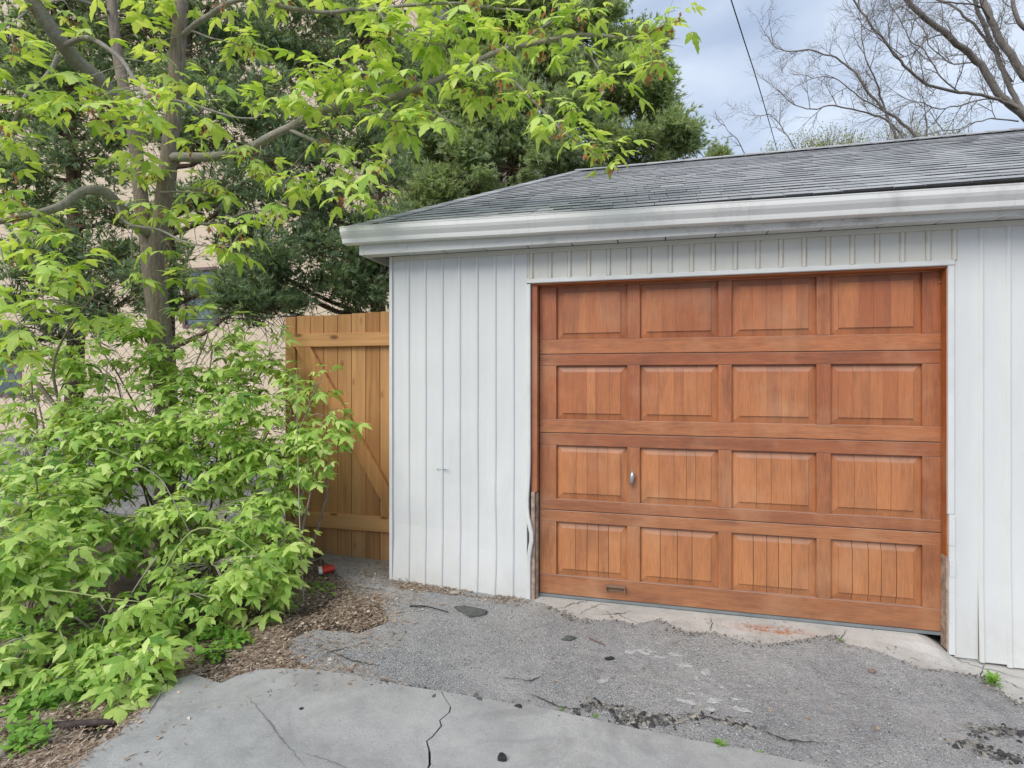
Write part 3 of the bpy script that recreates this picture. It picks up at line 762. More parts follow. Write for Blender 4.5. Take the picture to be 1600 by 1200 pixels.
br = MB(); q = [p0-nn*0.9+Vector((0.02,0,0)), p0+nn*1.1, p1+nn, p1-nn]
a1, a2 = Vector((-1.02,0,1.743)), Vector((-0.88,0,1.743)); b1, b2 = Vector((-0.15,0,0.377)), Vector((-0.012,0,0.377))
qs = [a1,a2,b2,b1]
br.add([v+Vector((0,GY-0.038,0)) for v in qs]+[v+Vector((0,GY-0.001,0)) for v in qs], [(0,1,2,3),(7,6,5,4),(0,4,5,1),(1,5,6,2),(2,6,7,3),(3,7,4,0)])
br.build('brace', M['gate_brace'], gate)

# ------------------------------------------------------------------ chain link fence
FY = 0.44
fence = empty('chain_link_fence', (-3.5,FY,0), 'rusty chain link fence behind the leafy shrubs', 'fence')
PW, PH = 0.064, 0.064; ztop = 2.04
nzig = int(2.0/PH)
zz = MB(); pts = [((PW/2+0.002)*(1 if i % 2 else -1), 0.003*(1 if i % 2 else -1), i*PH) for i in range(nzig+1)]
zz.tube(pts, 0.0026, 3, cap=False); zme = zz.mesh('wire', M['wire'])
X = -1.20
while X > -8.2:
    o = bpy.data.objects.new('wire', zme); link(o, fence); o.location = Vector((X,FY,0.02)) - fence.location; X -= PW
    if int(round(X/PW)) % 2: o.rotation_euler.z = PI
MB().tube([(-1.14,FY+0.008,ztop-0.02),(-8.2,FY+0.008,ztop-0.02)], 0.004, 6).build('tension_wire', M['wire'], fence, smooth=True)
for X in (-1.165,-2.62,-5.2,-8.2): MB().tube([(X,FY+0.03,-0.2),(X,FY+0.03,ztop)], 0.028, 10).build('post', M['wire'], fence, smooth=True)

# ------------------------------------------------------------------ neighbouring house
HY = 7.0
house = empty('neighbouring_house', (-8,HY,0), 'tall beige house wall glimpsed behind the trees at left', 'house')
def hx(px):
    r = ray(px, 500); return (CAMP + r*((HY-CAMP.y)/r.y)).x
def hzz(px, py):
    r = ray(px, py); return (CAMP + r*((HY-CAMP.y)/r.y)).z
wins = [(286,342,418,512),(-40,34,540,470+150),(272,318,110,190),(-120,-40,120,260)]
holes = []
for (a, b, t, bt) in wins:
    c = (a+b)/2; holes.append((hx(a), hx(b), hzz(c, bt), hzz(c, t)))
hw = MB(); xe = [-20.0, -2.9]; xs = sorted(set(xe + [v for q in holes for v in q[:2]])); zs = sorted(set([-0.3, 14.0] + [v for q in holes for v in q[2:]]))
for i in range(len(xs)-1):
    for j in range(len(zs)-1):
        cx, cz = (xs[i]+xs[i+1])/2, (zs[j]+zs[j+1])/2
        if any(q[0] < cx < q[1] and q[2] < cz < q[3] for q in holes): continue
        hw.add([(xs[i],HY,zs[j]),(xs[i+1],HY,zs[j]),(xs[i+1],HY,zs[j+1]),(xs[i],HY,zs[j+1])], [(0,1,2,3)])
for q in holes:
    a, b, c, d_ = q; hw.add([(a,HY,c),(b,HY,c),(b,HY,d_),(a,HY,d_),(a,HY+0.2,c),(b,HY+0.2,c),(b,HY+0.2,d_),(a,HY+0.2,d_)], [(0,4,5,1),(1,5,6,2),(2,6,7,3),(3,7,4,0)])
hw.add([(-2.9,HY,-0.3),(-2.9,HY+8,-0.3),(-2.9,HY+8,14.0),(-2.9,HY,14.0),(-20,HY+8,14.0),(-20,HY,14.0)], [(0,1,2,3),(3,2,4,5)])
hw.build('wall', M['house'], house)
for (a, b, c, d_) in holes:
    f = MB(); t = 0.07
    f.box(a,a+t,HY-0.02,HY+0.08,c,d_).box(b-t,b,HY-0.02,HY+0.08,c,d_).box(a+t,b-t,HY-0.02,HY+0.08,c,c+t).box(a+t,b-t,HY-0.02,HY+0.08,d_-t,d_).box(a+t,b-t,HY+0.0,HY+0.06,(c+d_)/2-0.02,(c+d_)/2+0.02)
    fo = f.build('window', M['winframe'], house)
    MB().box(a+t,b-t,HY+0.035,HY+0.045,c+t,d_-t).build('pane', M['glass'], fo)

# ------------------------------------------------------------------ foliage templates
def leaflet(L_, W_, droop, ox=0, oy=0, ang=0, oz=0):
    pts = [(0,0),(0,.45),(0,1)] + [(s*x_, y_) for s in (1,-1) for x_, y_ in ((.24,.20),(.40,.44),(.25,.57),(.24,.74))]
    V = []
    for x_, y_ in pts:
        X_, Y_ = x_*W_*L_, y_*L_; Z_ = -droop*L_*y_*y_ - 0.22*abs(X_) + (0.03*L_ if y_ in (.44,.74) else 0)
        c, s_ = math.cos(ang), math.sin(ang); V.append((ox + X_*c - Y_*s_, oy + X_*s_ + Y_*c, oz + Z_))
    T = []
    for b in (3, 7):
        q = [(0,b,1),(b,b+1,1),(b+1,b+2,1),(b+2,b+3,1),(b+3,2,1)]
        T += q if b == 3 else [(i,k_,j) for i,j,k_ in q]
    return V, T
def compound(nl, droop, seed):
    rd = random.Random(seed); V, T = [], []
    def addl(v, t):
        b = len(V); V.extend(v); T.extend([tuple(i+b for i in f) for f in t])
    ex = (lambda y_: -droop*0.5*y_*y_)
    addl(*leaflet(0.56, 0.66, droop+rd.uniform(0,.2), 0, 0.50, rd.uniform(-.1,.1), ex(0.5)))
    for s in (1,-1):
        addl(*leaflet(0.50*rd.uniform(.85,1.1), 0.60, droop+rd.uniform(0,.25), 0, 0.44, s*rd.uniform(0.85,1.15), ex(.46)))
    if nl >= 5:
        for s in (1,-1): addl(*leaflet(0.44*rd.uniform(.85,1.1), 0.56, droop+rd.uniform(0,.25), 0, 0.26, s*rd.uniform(1.0,1.35), ex(.26)))
    b = len(V); V.extend([(0.006,0,0),(-0.006,0,0),(0,0.5,ex(.5)+0.003)]); T.append((b,b+1,b+2))
    return np.array(V), np.array(T)
TPL = [compound(n_, dr, i) for i, (n_, dr) in enumerate([(3,.2),(5,.15),(5,.35),(3,.45),(5,.5),(3,.1)])]
def leaf_set(parent, pos, dr, up, sz, mat, nshow, name='leaf'):
    """nearest nshow leaves as parts of their own, the rest joined"""
    pos = np.array(pos); dr = np.array(dr); up = np.array(up); sz = np.array(sz)
    R = frames(dr, up); which = rng.integers(0, len(TPL), len(pos))
    dep = (pos - np.array(CAMP)) @ np.array(FWD)
    sx_ = (pos - np.array(CAMP)) @ np.array(RGT)/dep*F+800; sy_ = HZ-(pos[:,2]-CAMP.z)/dep*F
    key = np.where((sx_ > -20)&(sx_ < 1620)&(sy_ > -20)&(sy_ < 1220), sz/dep, 0)
    order = np.argsort(-key); show = order[:nshow]; rst = order[nshow:]
    mes = []
    for V, T in TPL:
        me = bpy.data.meshes.new(name); me.from_pydata(V.tolist(), [], T.tolist()); me.materials.append(mat); mes.append(me)
    off_ = parent_world(parent)
    for i in show:
        o = bpy.data.objects.new(name, mes[which[i]]); link(o, parent)
        m3 = Matrix(R[i].tolist()); o.matrix_basis = Matrix.Translation(Vector(pos[i])-off_) @ m3.to_4x4() @ Matrix.Scale(float(sz[i]), 4)
    parts = []
    for k_ in range(len(TPL)):
        s_ = rst[which[rst] == k_]
        if len(s_): parts.append(scatter(TPL[k_][0], TPL[k_][1], pos[s_], R[s_], sz[s_]))
    if parts:
        V, T = merge(parts); tri_obj('foliage', V, T, mat, parent, 'stuff')
def catmull(P, n=5):
    P = [Vector(p) for p in P]; out = []
    for i in range(len(P)-1):
        a, b, c, d_ = P[max(i-1,0)], P[i], P[i+1], P[min(i+2,len(P)-1)]
        for k_ in range(n):
            t = k_/n; out.append(0.5*((2*b)+(c-a)*t+(2*a-5*b+4*c-d_)*t*t+(-a+3*b-3*c+d_)*t**3))
    out.append(P[-1]); return out
def limb(mb, P, r0, r1, n=8, sub=5, wob=0.0):
    C_ = catmull(P, sub); k_ = len(C_)
    if wob: C_ = [c + Vector((noise.noise(c*4)*wob, noise.noise(c*4+Vector((9,0,0)))*wob, noise.noise(c*4+Vector((0,9,0)))*wob)) for c in C_]
    mb.tube(C_, [r0 + (r1-r0)*i/(k_-1) for i in range(k_)], n); return C_

# ------------------------------------------------------------------ box elder tree
tb_ = G(247, 905); tb_ = at(247, 590, 4.75); tb_.z = h(tb_.x, 0)-0.05
maple = empty('maple_tree', (tb_.x,tb_.y,0), 'bright green young-leaved maple with forked trunk and long branch reaching over roof', 'tree')
trk = MB()
base = limb(trk, [tb_+Vector((0.03,0,-0.05)), at(262,700,4.75), at(258,600,4.75), at(249,500,4.75), at(240,430,4.75), at(238,385,4.75)], 0.085, 0.085, 14)
stemL = limb(trk, [at(238,420,4.75), at(226,350,4.76), at(217,280,4.8), at(208,200,4.85), at(190,120,4.9), at(178,40,5.0), at(170,-60,5.1)], 0.062, 0.035, 10)
stemR = limb(trk, [at(240,415,4.75), at(252,340,4.72), at(262,260,4.68), at(270,180,4.62), at(277,90,4.6), at(284,0,4.55), at(290,-100,4.5), at(300,-260,4.4)], 0.070, 0.048, 12)
trk.build('trunk', M['bark'], maple, smooth=True)
BR = []
def B(P, r0, r1, n=7, wob=0.015):
    q = MB(); BR.append(limb(q, [at(*p) for p in P], r0, r1, n, 5, wob)); q.build('branch', M['branchbark'], maple, smooth=True)
B([(236,362,4.72),(200,345,4.6),(182,318,4.5),(160,298,4.4),(130,300,4.3),(95,322,4.2),(55,335,4.1),(0,345,4.0),(-60,360,3.9)], 0.05, 0.018)
B([(262,248,4.68),(300,246,4.6),(345,243,4.5),(395,230,4.4),(450,200,4.25),(500,175,4.15),(560,163,4.0),(620,150,3.9),(690,122,3.75),(745,95,3.7),(800,75,3.6),(870,60,3.5),(925,55,3.45),(985,60,3.4),(1045,40,3.35)], 0.040, 0.007)
B([(205,190,4.85),(160,130,4.6),(120,95,4.45),(95,65,4.3),(70,30,4.2),(45,-10,4.1),(20,-60,4.0)], 0.06, 0.05)
B([(100,70,4.3),(125,60,4.2),(155,68,4.1),(185,90,4.05),(205,120,4.0),(230,150,3.95),(290,160,3.9),(350,178,3.85),(400,185,3.8)], 0.022, 0.005)
B([(90,85,4.3),(70,120,4.2),(40,150,4.1),(20,190,4.0),(0,215,3.95)], 0.018, 0.006)
B([(278,60,4.6),(330,20,4.4),(400,-10,4.2),(440,12,4.1),(520,18,4.0),(600,13,3.9),(680,5,3.8),(760,10,3.7),(830,15,3.6)], 0.022, 0.005)
B([(745,95,3.7),(790,118,3.6),(830,155,3.5),(870,195,3.42),(905,225,3.36),(950,258,3.3)], 0.011, 0.003)
B([(640,150,3.85),(690,180,3.75),(720,195,3.7)], 0.009, 0.003)
B([(450,200,4.25),(500,225,4.1),(540,250,3.95),(570,280,3.85),(590,310,3.8)], 0.016, 0.004)
B([(560,163,4.0),(600,185,3.85),(640,190,3.8)], 0.012, 0.003)
B([(900,58,3.5),(930,95,3.4),(950,130,3.35)], 0.008, 0.003)
B([(800,75,3.6),(850,40,3.5),(900,10,3.45),(940,-20,3.4)], 0.010, 0.004)
B([(182,318,4.5),(200,350,4.3),(250,360,4.1),(300,380,4.0),(360,385,3.9)], 0.014, 0.004)
B([(240,300,4.7),(290,300,4.5),(340,305,4.35)], 0.012, 0.004)
B([(250,335,4.7),(330,350,4.5),(400,330,4.3),(450,345,4.2)], 0.014, 0.004)
B([(60,335,4.1),(40,380,4.0),(60,430,3.9),(70,470,3.8)], 0.012, 0.004)
B([(300,-60,4.4),(430,-60,4.1),(560,-40,3.9),(680,-40,3.7),(800,-30,3.6)], 0.03, 0.008)
B([(560,-40,3.9),(600,30,3.8),(640,60,3.7),(690,70,3.65)], 0.012, 0.004)
B([(500,175,4.15),(520,130,4.0),(560,95,3.9),(600,70,3.85)], 0.012, 0.004)
B([(280,40,4.6),(330,60,4.4),(375,70,4.3)], 0.010, 0.004)
B([(170,20,5.0),(120,0,4.6),(60,10,4.2),(10,40,3.9)], 0.016, 0.005)
B([(205,300,4.8),(250,280,4.6)], 0.010, 0.004)
allb = np.array([tuple(p) for c in BR for p in c])
CL = [(10,45,3.8),(22,80,3.7),(8,110,3.7),(5,195,3.8),(12,225,3.8),(50,165,4.0),(95,160,4.0),(75,150,4.0),(150,150,4.0),(128,135,4.0),(185,128,4.0),(60,185,3.9),
 (190,180,3.9),(228,162,3.9),(250,150,3.9),(282,165,3.85),(222,192,3.85),(180,212,3.85),(202,232,3.85),(165,180,3.9),(120,165,3.9),(140,175,3.9),
 (375,55,4.3),(368,78,4.3),(392,80,4.3),(400,165,3.9),(440,158,3.9),(462,150,3.9),(482,128,3.95),(432,182,3.9),(480,170,3.9),(510,140,3.95),
 (492,112,3.95),(532,98,3.9),(560,78,3.85),(592,66,3.85),(600,108,3.85),(560,145,3.9),(582,168,3.85),(602,188,3.8),(540,125,3.9),(575,115,3.85),(520,190,4.0),
 (502,218,4.0),(530,235,3.95),(562,250,3.9),(590,262,3.85),(560,295,3.85),(584,318,3.8),(535,315,3.85),(508,270,3.95),(545,275,3.9),(440,330,4.2),(450,280,4.1),(475,300,4.05),
 (390,250,4.3),(402,268,4.3),(380,240,4.3),(318,300,4.3),(300,310,4.35),(352,305,4.3),(340,360,3.95),(378,368,3.9),(366,392,3.85),(392,350,3.9),(350,385,3.85),
 (240,270,4.5),(250,332,4.2),(272,342,4.1),(225,280,4.5),(22,335,3.9),(52,348,3.85),(82,358,3.85),(108,380,3.8),(60,398,3.8),(90,420,3.75),(30,320,3.9),(72,440,3.7),(35,370,3.85),(110,410,3.75),(15,400,3.8),(50,470,3.7),(15,450,3.7),
 (250,10,4.4),(290,5,4.4),(225,15,4.4),(400,-10,4.2),(345,10,4.3),(180,0,4.4),
 (450,10,4.1),(520,-5,4.0),(560,10,3.9),(600,22,3.8),(640,8,3.75),(668,58,3.7),(684,80,3.65),(700,45,3.65),(720,130,3.65),(742,142,3.6),(760,108,3.6),(690,188,3.7),(662,172,3.75),(640,178,3.8),(620,198,3.8),(640,120,3.8),(655,140,3.75),(625,60,3.8),(600,45,3.85),
 (700,10,3.7),(742,0,3.65),(764,22,3.6),(790,42,3.55),(820,68,3.55),(850,80,3.5),(880,92,3.45),(842,45,3.5),(900,30,3.45),(860,12,3.5),(890,15,3.45),(925,20,3.4),(720,60,3.7),(740,50,3.65),(770,75,3.6),
 (930,118,3.4),(952,130,3.35),(960,148,3.35),(915,105,3.4),(980,70,3.4),(1000,80,3.4),(1022,88,3.35),(1010,50,3.4),(1040,40,3.35),(1055,28,3.32),(1025,110,3.33),(990,95,3.35),
 (815,168,3.5),(832,160,3.5),(852,185,3.45),(870,208,3.42),(902,180,3.4),(906,165,3.4),(880,200,3.4),(925,230,3.36),(942,242,3.34),(955,232,3.32),(960,258,3.3),(905,218,3.36),(790,125,3.6),(775,150,3.6),
 (20,520,3.7),(60,510,3.7),(100,490,3.75),(15,560,3.6),(130,440,3.9),(150,500,4.1),(200,500,4.3),(210,440,4.4),(30,490,3.7),(195,260,4.3),(215,330,4.4),(262,395,4.3),(285,440,4.4),(300,480,4.4),(225,520,4.4),
 (60,20,4.2),(110,30,4.3),(150,60,4.2),(320,200,4.2),(340,175,4.2),(300,230,4.3),(262,120,4.3),(240,80,4.4),(330,130,4.3),(250,55,4.5),(20,270,3.8),(10,300,3.8)]
pos, dr, up, sz = [], [], [], []; samp, samd = [], []
tw = MB()
for (px, py, dp) in CL:
    c = at(px, py-12, dp + random.uniform(-0.08, 0.08))
    i = int(np.argmin(((allb - np.array(c))**2).sum(1))); a = Vector(allb[i])
    mid = (a+c)/2 + Vector((random.uniform(-.04,.04), random.uniform(-.04,.04), 0.03))
    tw.tube(catmull([a, mid, c], 3), [0.0045,0.004,0.004,0.003,0.003,0.002,0.002][:7], 4)
    nl = random.randint(4, 8)
    ax0 = random.uniform(0, 2*PI)
    for k_ in range(nl):
        az = ax0 + k_*2*PI/nl + random.uniform(-.5,.5); el = random.uniform(-0.85, 0.35)
        d_ = (math.cos(az)*math.cos(el), math.sin(az)*math.cos(el), math.sin(el))
        jj = random.uniform(0, 0.06)
        pos.append((c.x+d_[0]*jj+random.uniform(-.03,.03), c.y+d_[1]*jj+random.uniform(-.03,.03), c.z+random.uniform(-.05,.04)))
        dr.append(d_); up.append((random.uniform(-.35,.35), random.uniform(-.55,.15), 1)); sz.append(random.choice([0.10,0.14,0.17,0.19,0.22,0.25])*random.uniform(.85,1.1)*(1.0 if px < 780 else 0.8))
    if random.random() < 0.45:
        for k_ in range(random.randint(4, 9)): samp.append(tuple(c + Vector((random.uniform(-.05,.05), random.uniform(-.04,.04), -random.uniform(0.02,0.09)))))
tw.build('twigs', M['twig'], maple, smooth=True, kind='stuff')
leaf_set(maple, pos, dr, up, sz, M['leaf_maple'], 295)
sam_t = (np.array([(0,0,0),(.3,.5,0),(.05,1,0),(-.22,.45,0.1)]), np.array([(0,1,2),(0,2,3)]))
samp = np.array(samp); sdv = rng.normal(size=(len(samp),3))*0.35 + np.array([0,0,-1.0])
V, T = scatter(*sam_t, samp, frames(sdv, rng.normal(size=(len(samp),3))), rng.uniform(.03,.05,len(samp)))
tri_obj('maple_keys', V, T, M['samara'], maple, 'stuff')

# ------------------------------------------------------------------ shrubs along the fence
def shrub(label, basepx, lobes, nshow=295, size=(0.15,0.25), stems=6):
    b = at(*basepx); b.z = h(b.x, b.y)-0.03
    e = empty('leafy_shrub', (b.x,b.y,0), label, 'shrub', 'shrubs growing along the chain link fence')
    P, D, U, S = [], [], [], []; st_ = MB(); gs = MB()
    for (px, py, rx, ry, dp, dens) in lobes:
        c = at(px, py, dp); RX_, RZ_ = rx*dp/F, ry*dp/F; RY_ = min(max(RX_*0.55, 0.12), 0.38)
        q = b + Vector((random.uniform(-.15,.15), random.uniform(-.12,.12), 0))
        st_ = MB(); lc = limb(st_, [q, q*0.55+c*0.45+Vector((random.uniform(-.12,.12), random.uniform(-.1,.1), 0.12*random.random())), c], 0.011, 0.005, 5, 5, 0.03)
        st_.build('stem', M['bark'], e, smooth=True)
        N = int(rx*ry*PI*dens/1000*(4.0/dp)**-0.6*10.0)
        ntip = max(3, N//6)
        tips = []
        for _ in range(ntip):
            while True:
                t = Vector((random.uniform(-1,1), random.uniform(-1,1), random.uniform(-1,1)))
                if 0.15 < t.length < 1: break
            t = t.normalized()*(t.length**0.5)
            if t.y > 0.4 and random.random() < 0.5: t.y *= -1
            tp = c + RGT*(t.x*RX_) + FWD*(t.y*RY_) + Vector((0,0,t.z*RZ_))
            g = h(tp.x,tp.y)+0.04
            if tp.z < g: tp.z = g + random.random()*0.1
            tips.append((tp, t)); gs.tube([c + (tp-c)*0.15, (c+tp)/2+Vector((0,0,0.02)), tp], [0.004,0.003,0.0018], 3, cap=False)
        for tp, t in tips:
            out = RGT*t.x + FWD*t.y*0.8 + Vector((0,0,t.z*0.3)); ax0 = random.uniform(0, 6.28)
            for k_ in range(random.randint(5,8)):
                az = ax0 + k_*2.4; el = random.uniform(-0.75, 0.25)
                v = Vector((math.cos(az)*math.cos(el), math.sin(az)*math.cos(el), math.sin(el))) + out*0.5
                v.normalize()
                pp = tp + v*random.uniform(0,0.03) + Vector((random.uniform(-.03,.03), random.uniform(-.03,.03), random.uniform(-.06,.03)))
                P.append(tuple(pp)); D.append(tuple(v)); s_ = size[0]*0.6+(size[1]*1.08-size[0]*0.6)*random.random()**1.3; S.append(s_)
                U.append((random.uniform(-.4,.4)+out.x*0.3, random.uniform(-.65,.05)+out.y*0.3, 1))
    gs.build('twigs', M['twig'], e, smooth=True, kind='stuff')
    leaf_set(e, P, D, U, S, M['leaf_bush'], nshow)
    return e
shrub('slender leafy shrub leaning in front of the wooden gate', (455,900,4.2),
      [(500,600,30,35,4.1,.5),(510,650,34,42,4.05,.8),(500,705,50,45,4.0,1),(455,640,40,60,4.25,.9),(455,740,45,60,4.1,1.1),(508,690,26,30,3.95,.8)], 250, (0.10,0.17))
shrub('broad dense green shrub around the maple trunk in front of fence', (290,900,4.3),
      [(200,690,110,60,4.0,1.1),(330,650,90,50,4.0,.9),(420,670,60,50,4.1,.9),(120,650,70,45,4.1,.9),(90,760,80,50,3.7,1.1),(330,545,85,50,4.5,.9),(420,560,40,55,4.5,.8),(150,530,90,45,4.6,.6),(230,540,60,40,4.5,.7),(330,500,50,25,4.6,.4),(250,620,90,60,4.45,.9),(390,600,60,60,4.5,.8),(340,680,110,60,4.3,1.0),(180,590,60,50,4.5,.7),(260,730,120,55,4.1,1.1),(400,730,70,60,4.1,1.1),(300,640,100,70,4.45,.6),
       (320,800,120,50,3.8,1.3),(420,810,55,45,3.9,1.2),(220,820,90,50,3.7,1.2)], 295, (0.10,0.18))
shrub('low arching shrub spilling over the litter beside the asphalt', (360,960,3.7),
      [(330,880,110,45,3.5,1.3),(420,880,48,48,3.6,1.2),(390,925,55,32,3.45,1.2),(280,930,60,38,3.2,1.1),(440,850,35,35,3.75,1)], 295, (0.10,0.165))
shrub('large pale leaved shrub filling the left edge of frame', (60,980,3.6),
      [(50,560,70,45,4.3,.8),(60,620,80,55,4.2,.8),(110,560,60,40,4.4,.6),(40,700,70,55,3.8,1),(120,720,80,60,3.9,1.0),(60,780,80,55,3.3,1.2),(140,810,70,50,3.4,1.1),(30,850,60,60,2.9,1.3),(110,880,60,55,3.1,1.2),(20,930,35,60,2.8,1.2),(50,1000,50,40,2.75,1.0)], 295, (0.10,0.18))
shrub('small low shrub nearest the concrete driveway corner', (190,1080,2.9),
      [(200,1030,62,42,2.75,1.0),(140,1060,50,34,2.7,.9),(240,1040,32,36,2.7,.9),(110,1010,60,30,3.0,.9),(170,960,60,35,3.0,1),(200,1068,50,28,2.65,.9),(120,1070,45,25,2.65,.6)], 280, (0.12,0.18), 4)

def shoot(parent, P, r, mat): MB().tube(catmull([at(*p) for p in P], 5), [r*(1-0.7*i/(5*(len(P)-1))) for i in range(5*(len(P)-1)+1)], 6).build('stem', mat, parent, smooth=True)
SH = [o for o in bpy.data.objects if o.name.startswith('leafy_shrub')]
shoot(SH[3], [(135,1080,2.75),(100,1000,2.8),(70,930,2.85),(65,880,2.8)], 0.006, M['greenstem'])
shoot(SH[3], [(60,920,2.8),(110,925,2.75),(170,935,2.7),(220,940,2.65)], 0.005, M['greenstem'])
shoot(SH[1], [(300,840,3.5),(270,780,3.4),(240,740,3.4),(150,700,3.3),(135,760,3.3)], 0.004, M['twig'])
shoot(SH[1], [(170,560,4.0),(160,620,4.0),(155,680,4.0),(120,780,4.0)], 0.005, M['twig'])
shoot(SH[0], [(478,1000,3.7),(470,860,3.75),(465,700,3.8),(463,575,3.8)], 0.005, M['twig'])
shoot(SH[2], [(250,900,3.1),(300,830,3.1),(360,835,3.1),(420,880,3.1),(455,905,3.1)], 0.006, M['greenstem'])
shoot(SH[2], [(245,870,3.2),(210,920,3.1),(170,990,3.0)], 0.005, M['twig'])
shoot(SH[1], [(95,640,4.2),(85,560,4.15),(140,470,4.1),(185,440,4.1)], 0.012, M['bark'])
shoot(SH[1], [(60,600,4.2),(90,640,4.15),(110,680,4.1),(125,720,4.1)], 0.018, M['bark'])
shoot(SH[3], [(0,385,3.6),(12,430,3.6),(25,460,3.6)], 0.005, M['twig'])

# ------------------------------------------------------------------ cedars
def sprig(seed):
    rd = np.random.default_rng(seed); V, T = [], []
    for k_ in range(8):
        a = rd.uniform(-0.9,0.9); e_ = rd.uniform(-0.5,0.5); l_ = rd.uniform(0.6,1.0); b0 = rd.uniform(0,0.45)
        d_ = np.array([math.sin(a)*math.cos(e_), math.cos(a)*math.cos(e_), math.sin(e_)]); o_ = np.array([0,b0,0])
        s_ = np.cross(d_, np.array([0,0,1.0])+rd.normal(size=3)*0.35); s_ = s_/np.linalg.norm(s_)*0.10
        b = len(V); V += [o_-s_, o_+s_, o_+d_*l_]; T.append((b,b+1,b+2))
    return np.array(V), np.array(T)
SPR = [sprig(i) for i in range(4)]
def cedar(label, trunk, r0, lobes, mat, name='cedar_tree', spr=0.10, dens=1.0, group=None, dens_t=1.0):
    b = Vector(trunk[0]); e = empty(name, (b.x,b.y,0), label, 'tree', group)
    tm = MB(); tc_ = limb(tm, trunk, r0, r0*0.3, 10, 5, 0.03); tm.build('trunk', M['cedarbark'], e, smooth=True)
    lm_ = MB(); cs, ds, ss, us = [], [], [], []
    ta = np.array([tuple(p) for p in tc_])
    for (px, py, rx, ry, dp, dn) in lobes:
        c = np.array(at(px, py, dp)); RX_, RZ_ = rx*dp/F, ry*dp/F; RY_ = RX_*0.8
        ncl = max(5, int(42*dn*(RX_*RZ_)**0.8))
        lob_c = nrm(rng.normal(size=(ncl,3)))*rng.uniform(0.3,1,(ncl,1))**0.5
        ctr = c + lob_c[:,:1]*RX_*np.array(RGT) + lob_c[:,1:2]*RY_*np.array(FWD) + lob_c[:,2:]*RZ_*np.array([0,0,1])
        # limb to the lobe
        tgt = c.copy(); tgt[2] -= 0.25*RZ_
        i = int(np.argmin(np.abs(ta[:,2] - (tgt[2]-0.35*np.linalg.norm(tgt[:2]-b.xy[:]))))); a = Vector(ta[i]); cc = Vector(c)
        limb(lm_, [a, (a+cc)/2+Vector((0,0,-0.08)), cc], 0.035, 0.012, 5, 4, 0.05)
        for _ in range(int(26*dens_t)):
            q0 = cc + Vector((random.gauss(0,.3)*RX_, random.gauss(0,.3)*RX_, random.gauss(0,.3)*RZ_)); v_ = Vector((random.gauss(0,1), random.gauss(0,1), random.gauss(0,.7))).normalized(); pp = [q0]
            for _k in range(4):
                v_ = (v_ + Vector((random.gauss(0,.3), random.gauss(0,.3), random.gauss(0,.3)-0.03))).normalized(); pp.append(pp[-1]+v_*random.uniform(.10,.22))
            lm_.tube(pp, [0.006,0.005,0.004,0.003,0.002], 3, cap=False)
        for q in ctr:
            lm_.tube([cc+(Vector(q)-cc)*0.1, (cc+Vector(q))/2+Vector((0,0,-0.04)), Vector(q)], [0.014,0.009,0.004], 3, cap=False)
            outd = q - c; outd = outd/ (np.linalg.norm(outd)+1e-6) + np.array([0,0,0.45])
            n_ = int(125*dens*rng.uniform(0.6,1.4)); rr = rng.uniform(0.12,0.26)
            p_ = rng.normal(size=(n_,3))*np.array([rr,rr,rr*0.55])*0.6
            along = rng.uniform(-0.4,0.9,(n_,1)); p_ = p_ + outd*along*rr
            cs.append(q + p_); ds.append(outd*0.8 + rng.normal(size=(n_,3))*0.85 + p_/rr*0.5); ss.append(rng.uniform(0.6,1.25,n_)*spr)
            od = (q + p_) - np.array([b.x, b.y, q[2]-0.6]); us.append(nrm(od) + np.array([0,-0.15,0.65]) + rng.normal(size=(n_,3))*0.55)
    lm_.build('limbs', M['cedarbark'], e, smooth=True, kind='stuff')
    cs = np.concatenate(cs); ds = np.concatenate(ds); ss = np.concatenate(ss)
    R = frames(ds, np.concatenate(us)); wh = rng.integers(0,4,len(cs)); parts = []
    for k_ in range(4):
        s_ = wh == k_; parts.append(scatter(SPR[k_][0], SPR[k_][1], cs[s_], R[s_], ss[s_]))
    V, T = merge(parts); tri_obj('crown', V, T, mat, e, 'stuff')
    return len(T)
def gz(px, d_):
    p = at(px, 590, d_); return Vector((p.x, p.y, -0.1))
nt_ = 0
nt_ += cedar('tall green cedar rising behind the garage roof', [gz(800,11.6), at(800,300,11.6), at(805,100,11.6), at(810,-120,11.6)], 0.17,
  [(900,225,90,55,11.0,1.2),(1010,225,62,40,10.8,1.4),(960,150,85,50,11.2,1.2),(850,150,90,60,11.2,1.2),(760,190,90,60,11.0,1.2),(700,250,80,50,10.8,1.2),(800,265,100,45,10.6,1.2),(650,290,60,45,14.0,1.1),
   (990,80,45,50,11.4,1.1),(900,60,80,60,11.4,1.1),(800,60,90,60,11.5,1.0),(930,-20,50,50,11.5,1),(830,-30,80,50,11.5,1),(690,120,70,60,11.3,.9),(650,200,60,50,11,.8),(720,30,60,60,11.5,.8),(1050,215,28,28,10.8,1.1),(1010,150,45,30,11,1.1),(720,300,60,30,10.4,1.2),(640,340,50,30,10.2,1)], M['cedar_green'], spr=0.115, dens=1.2)
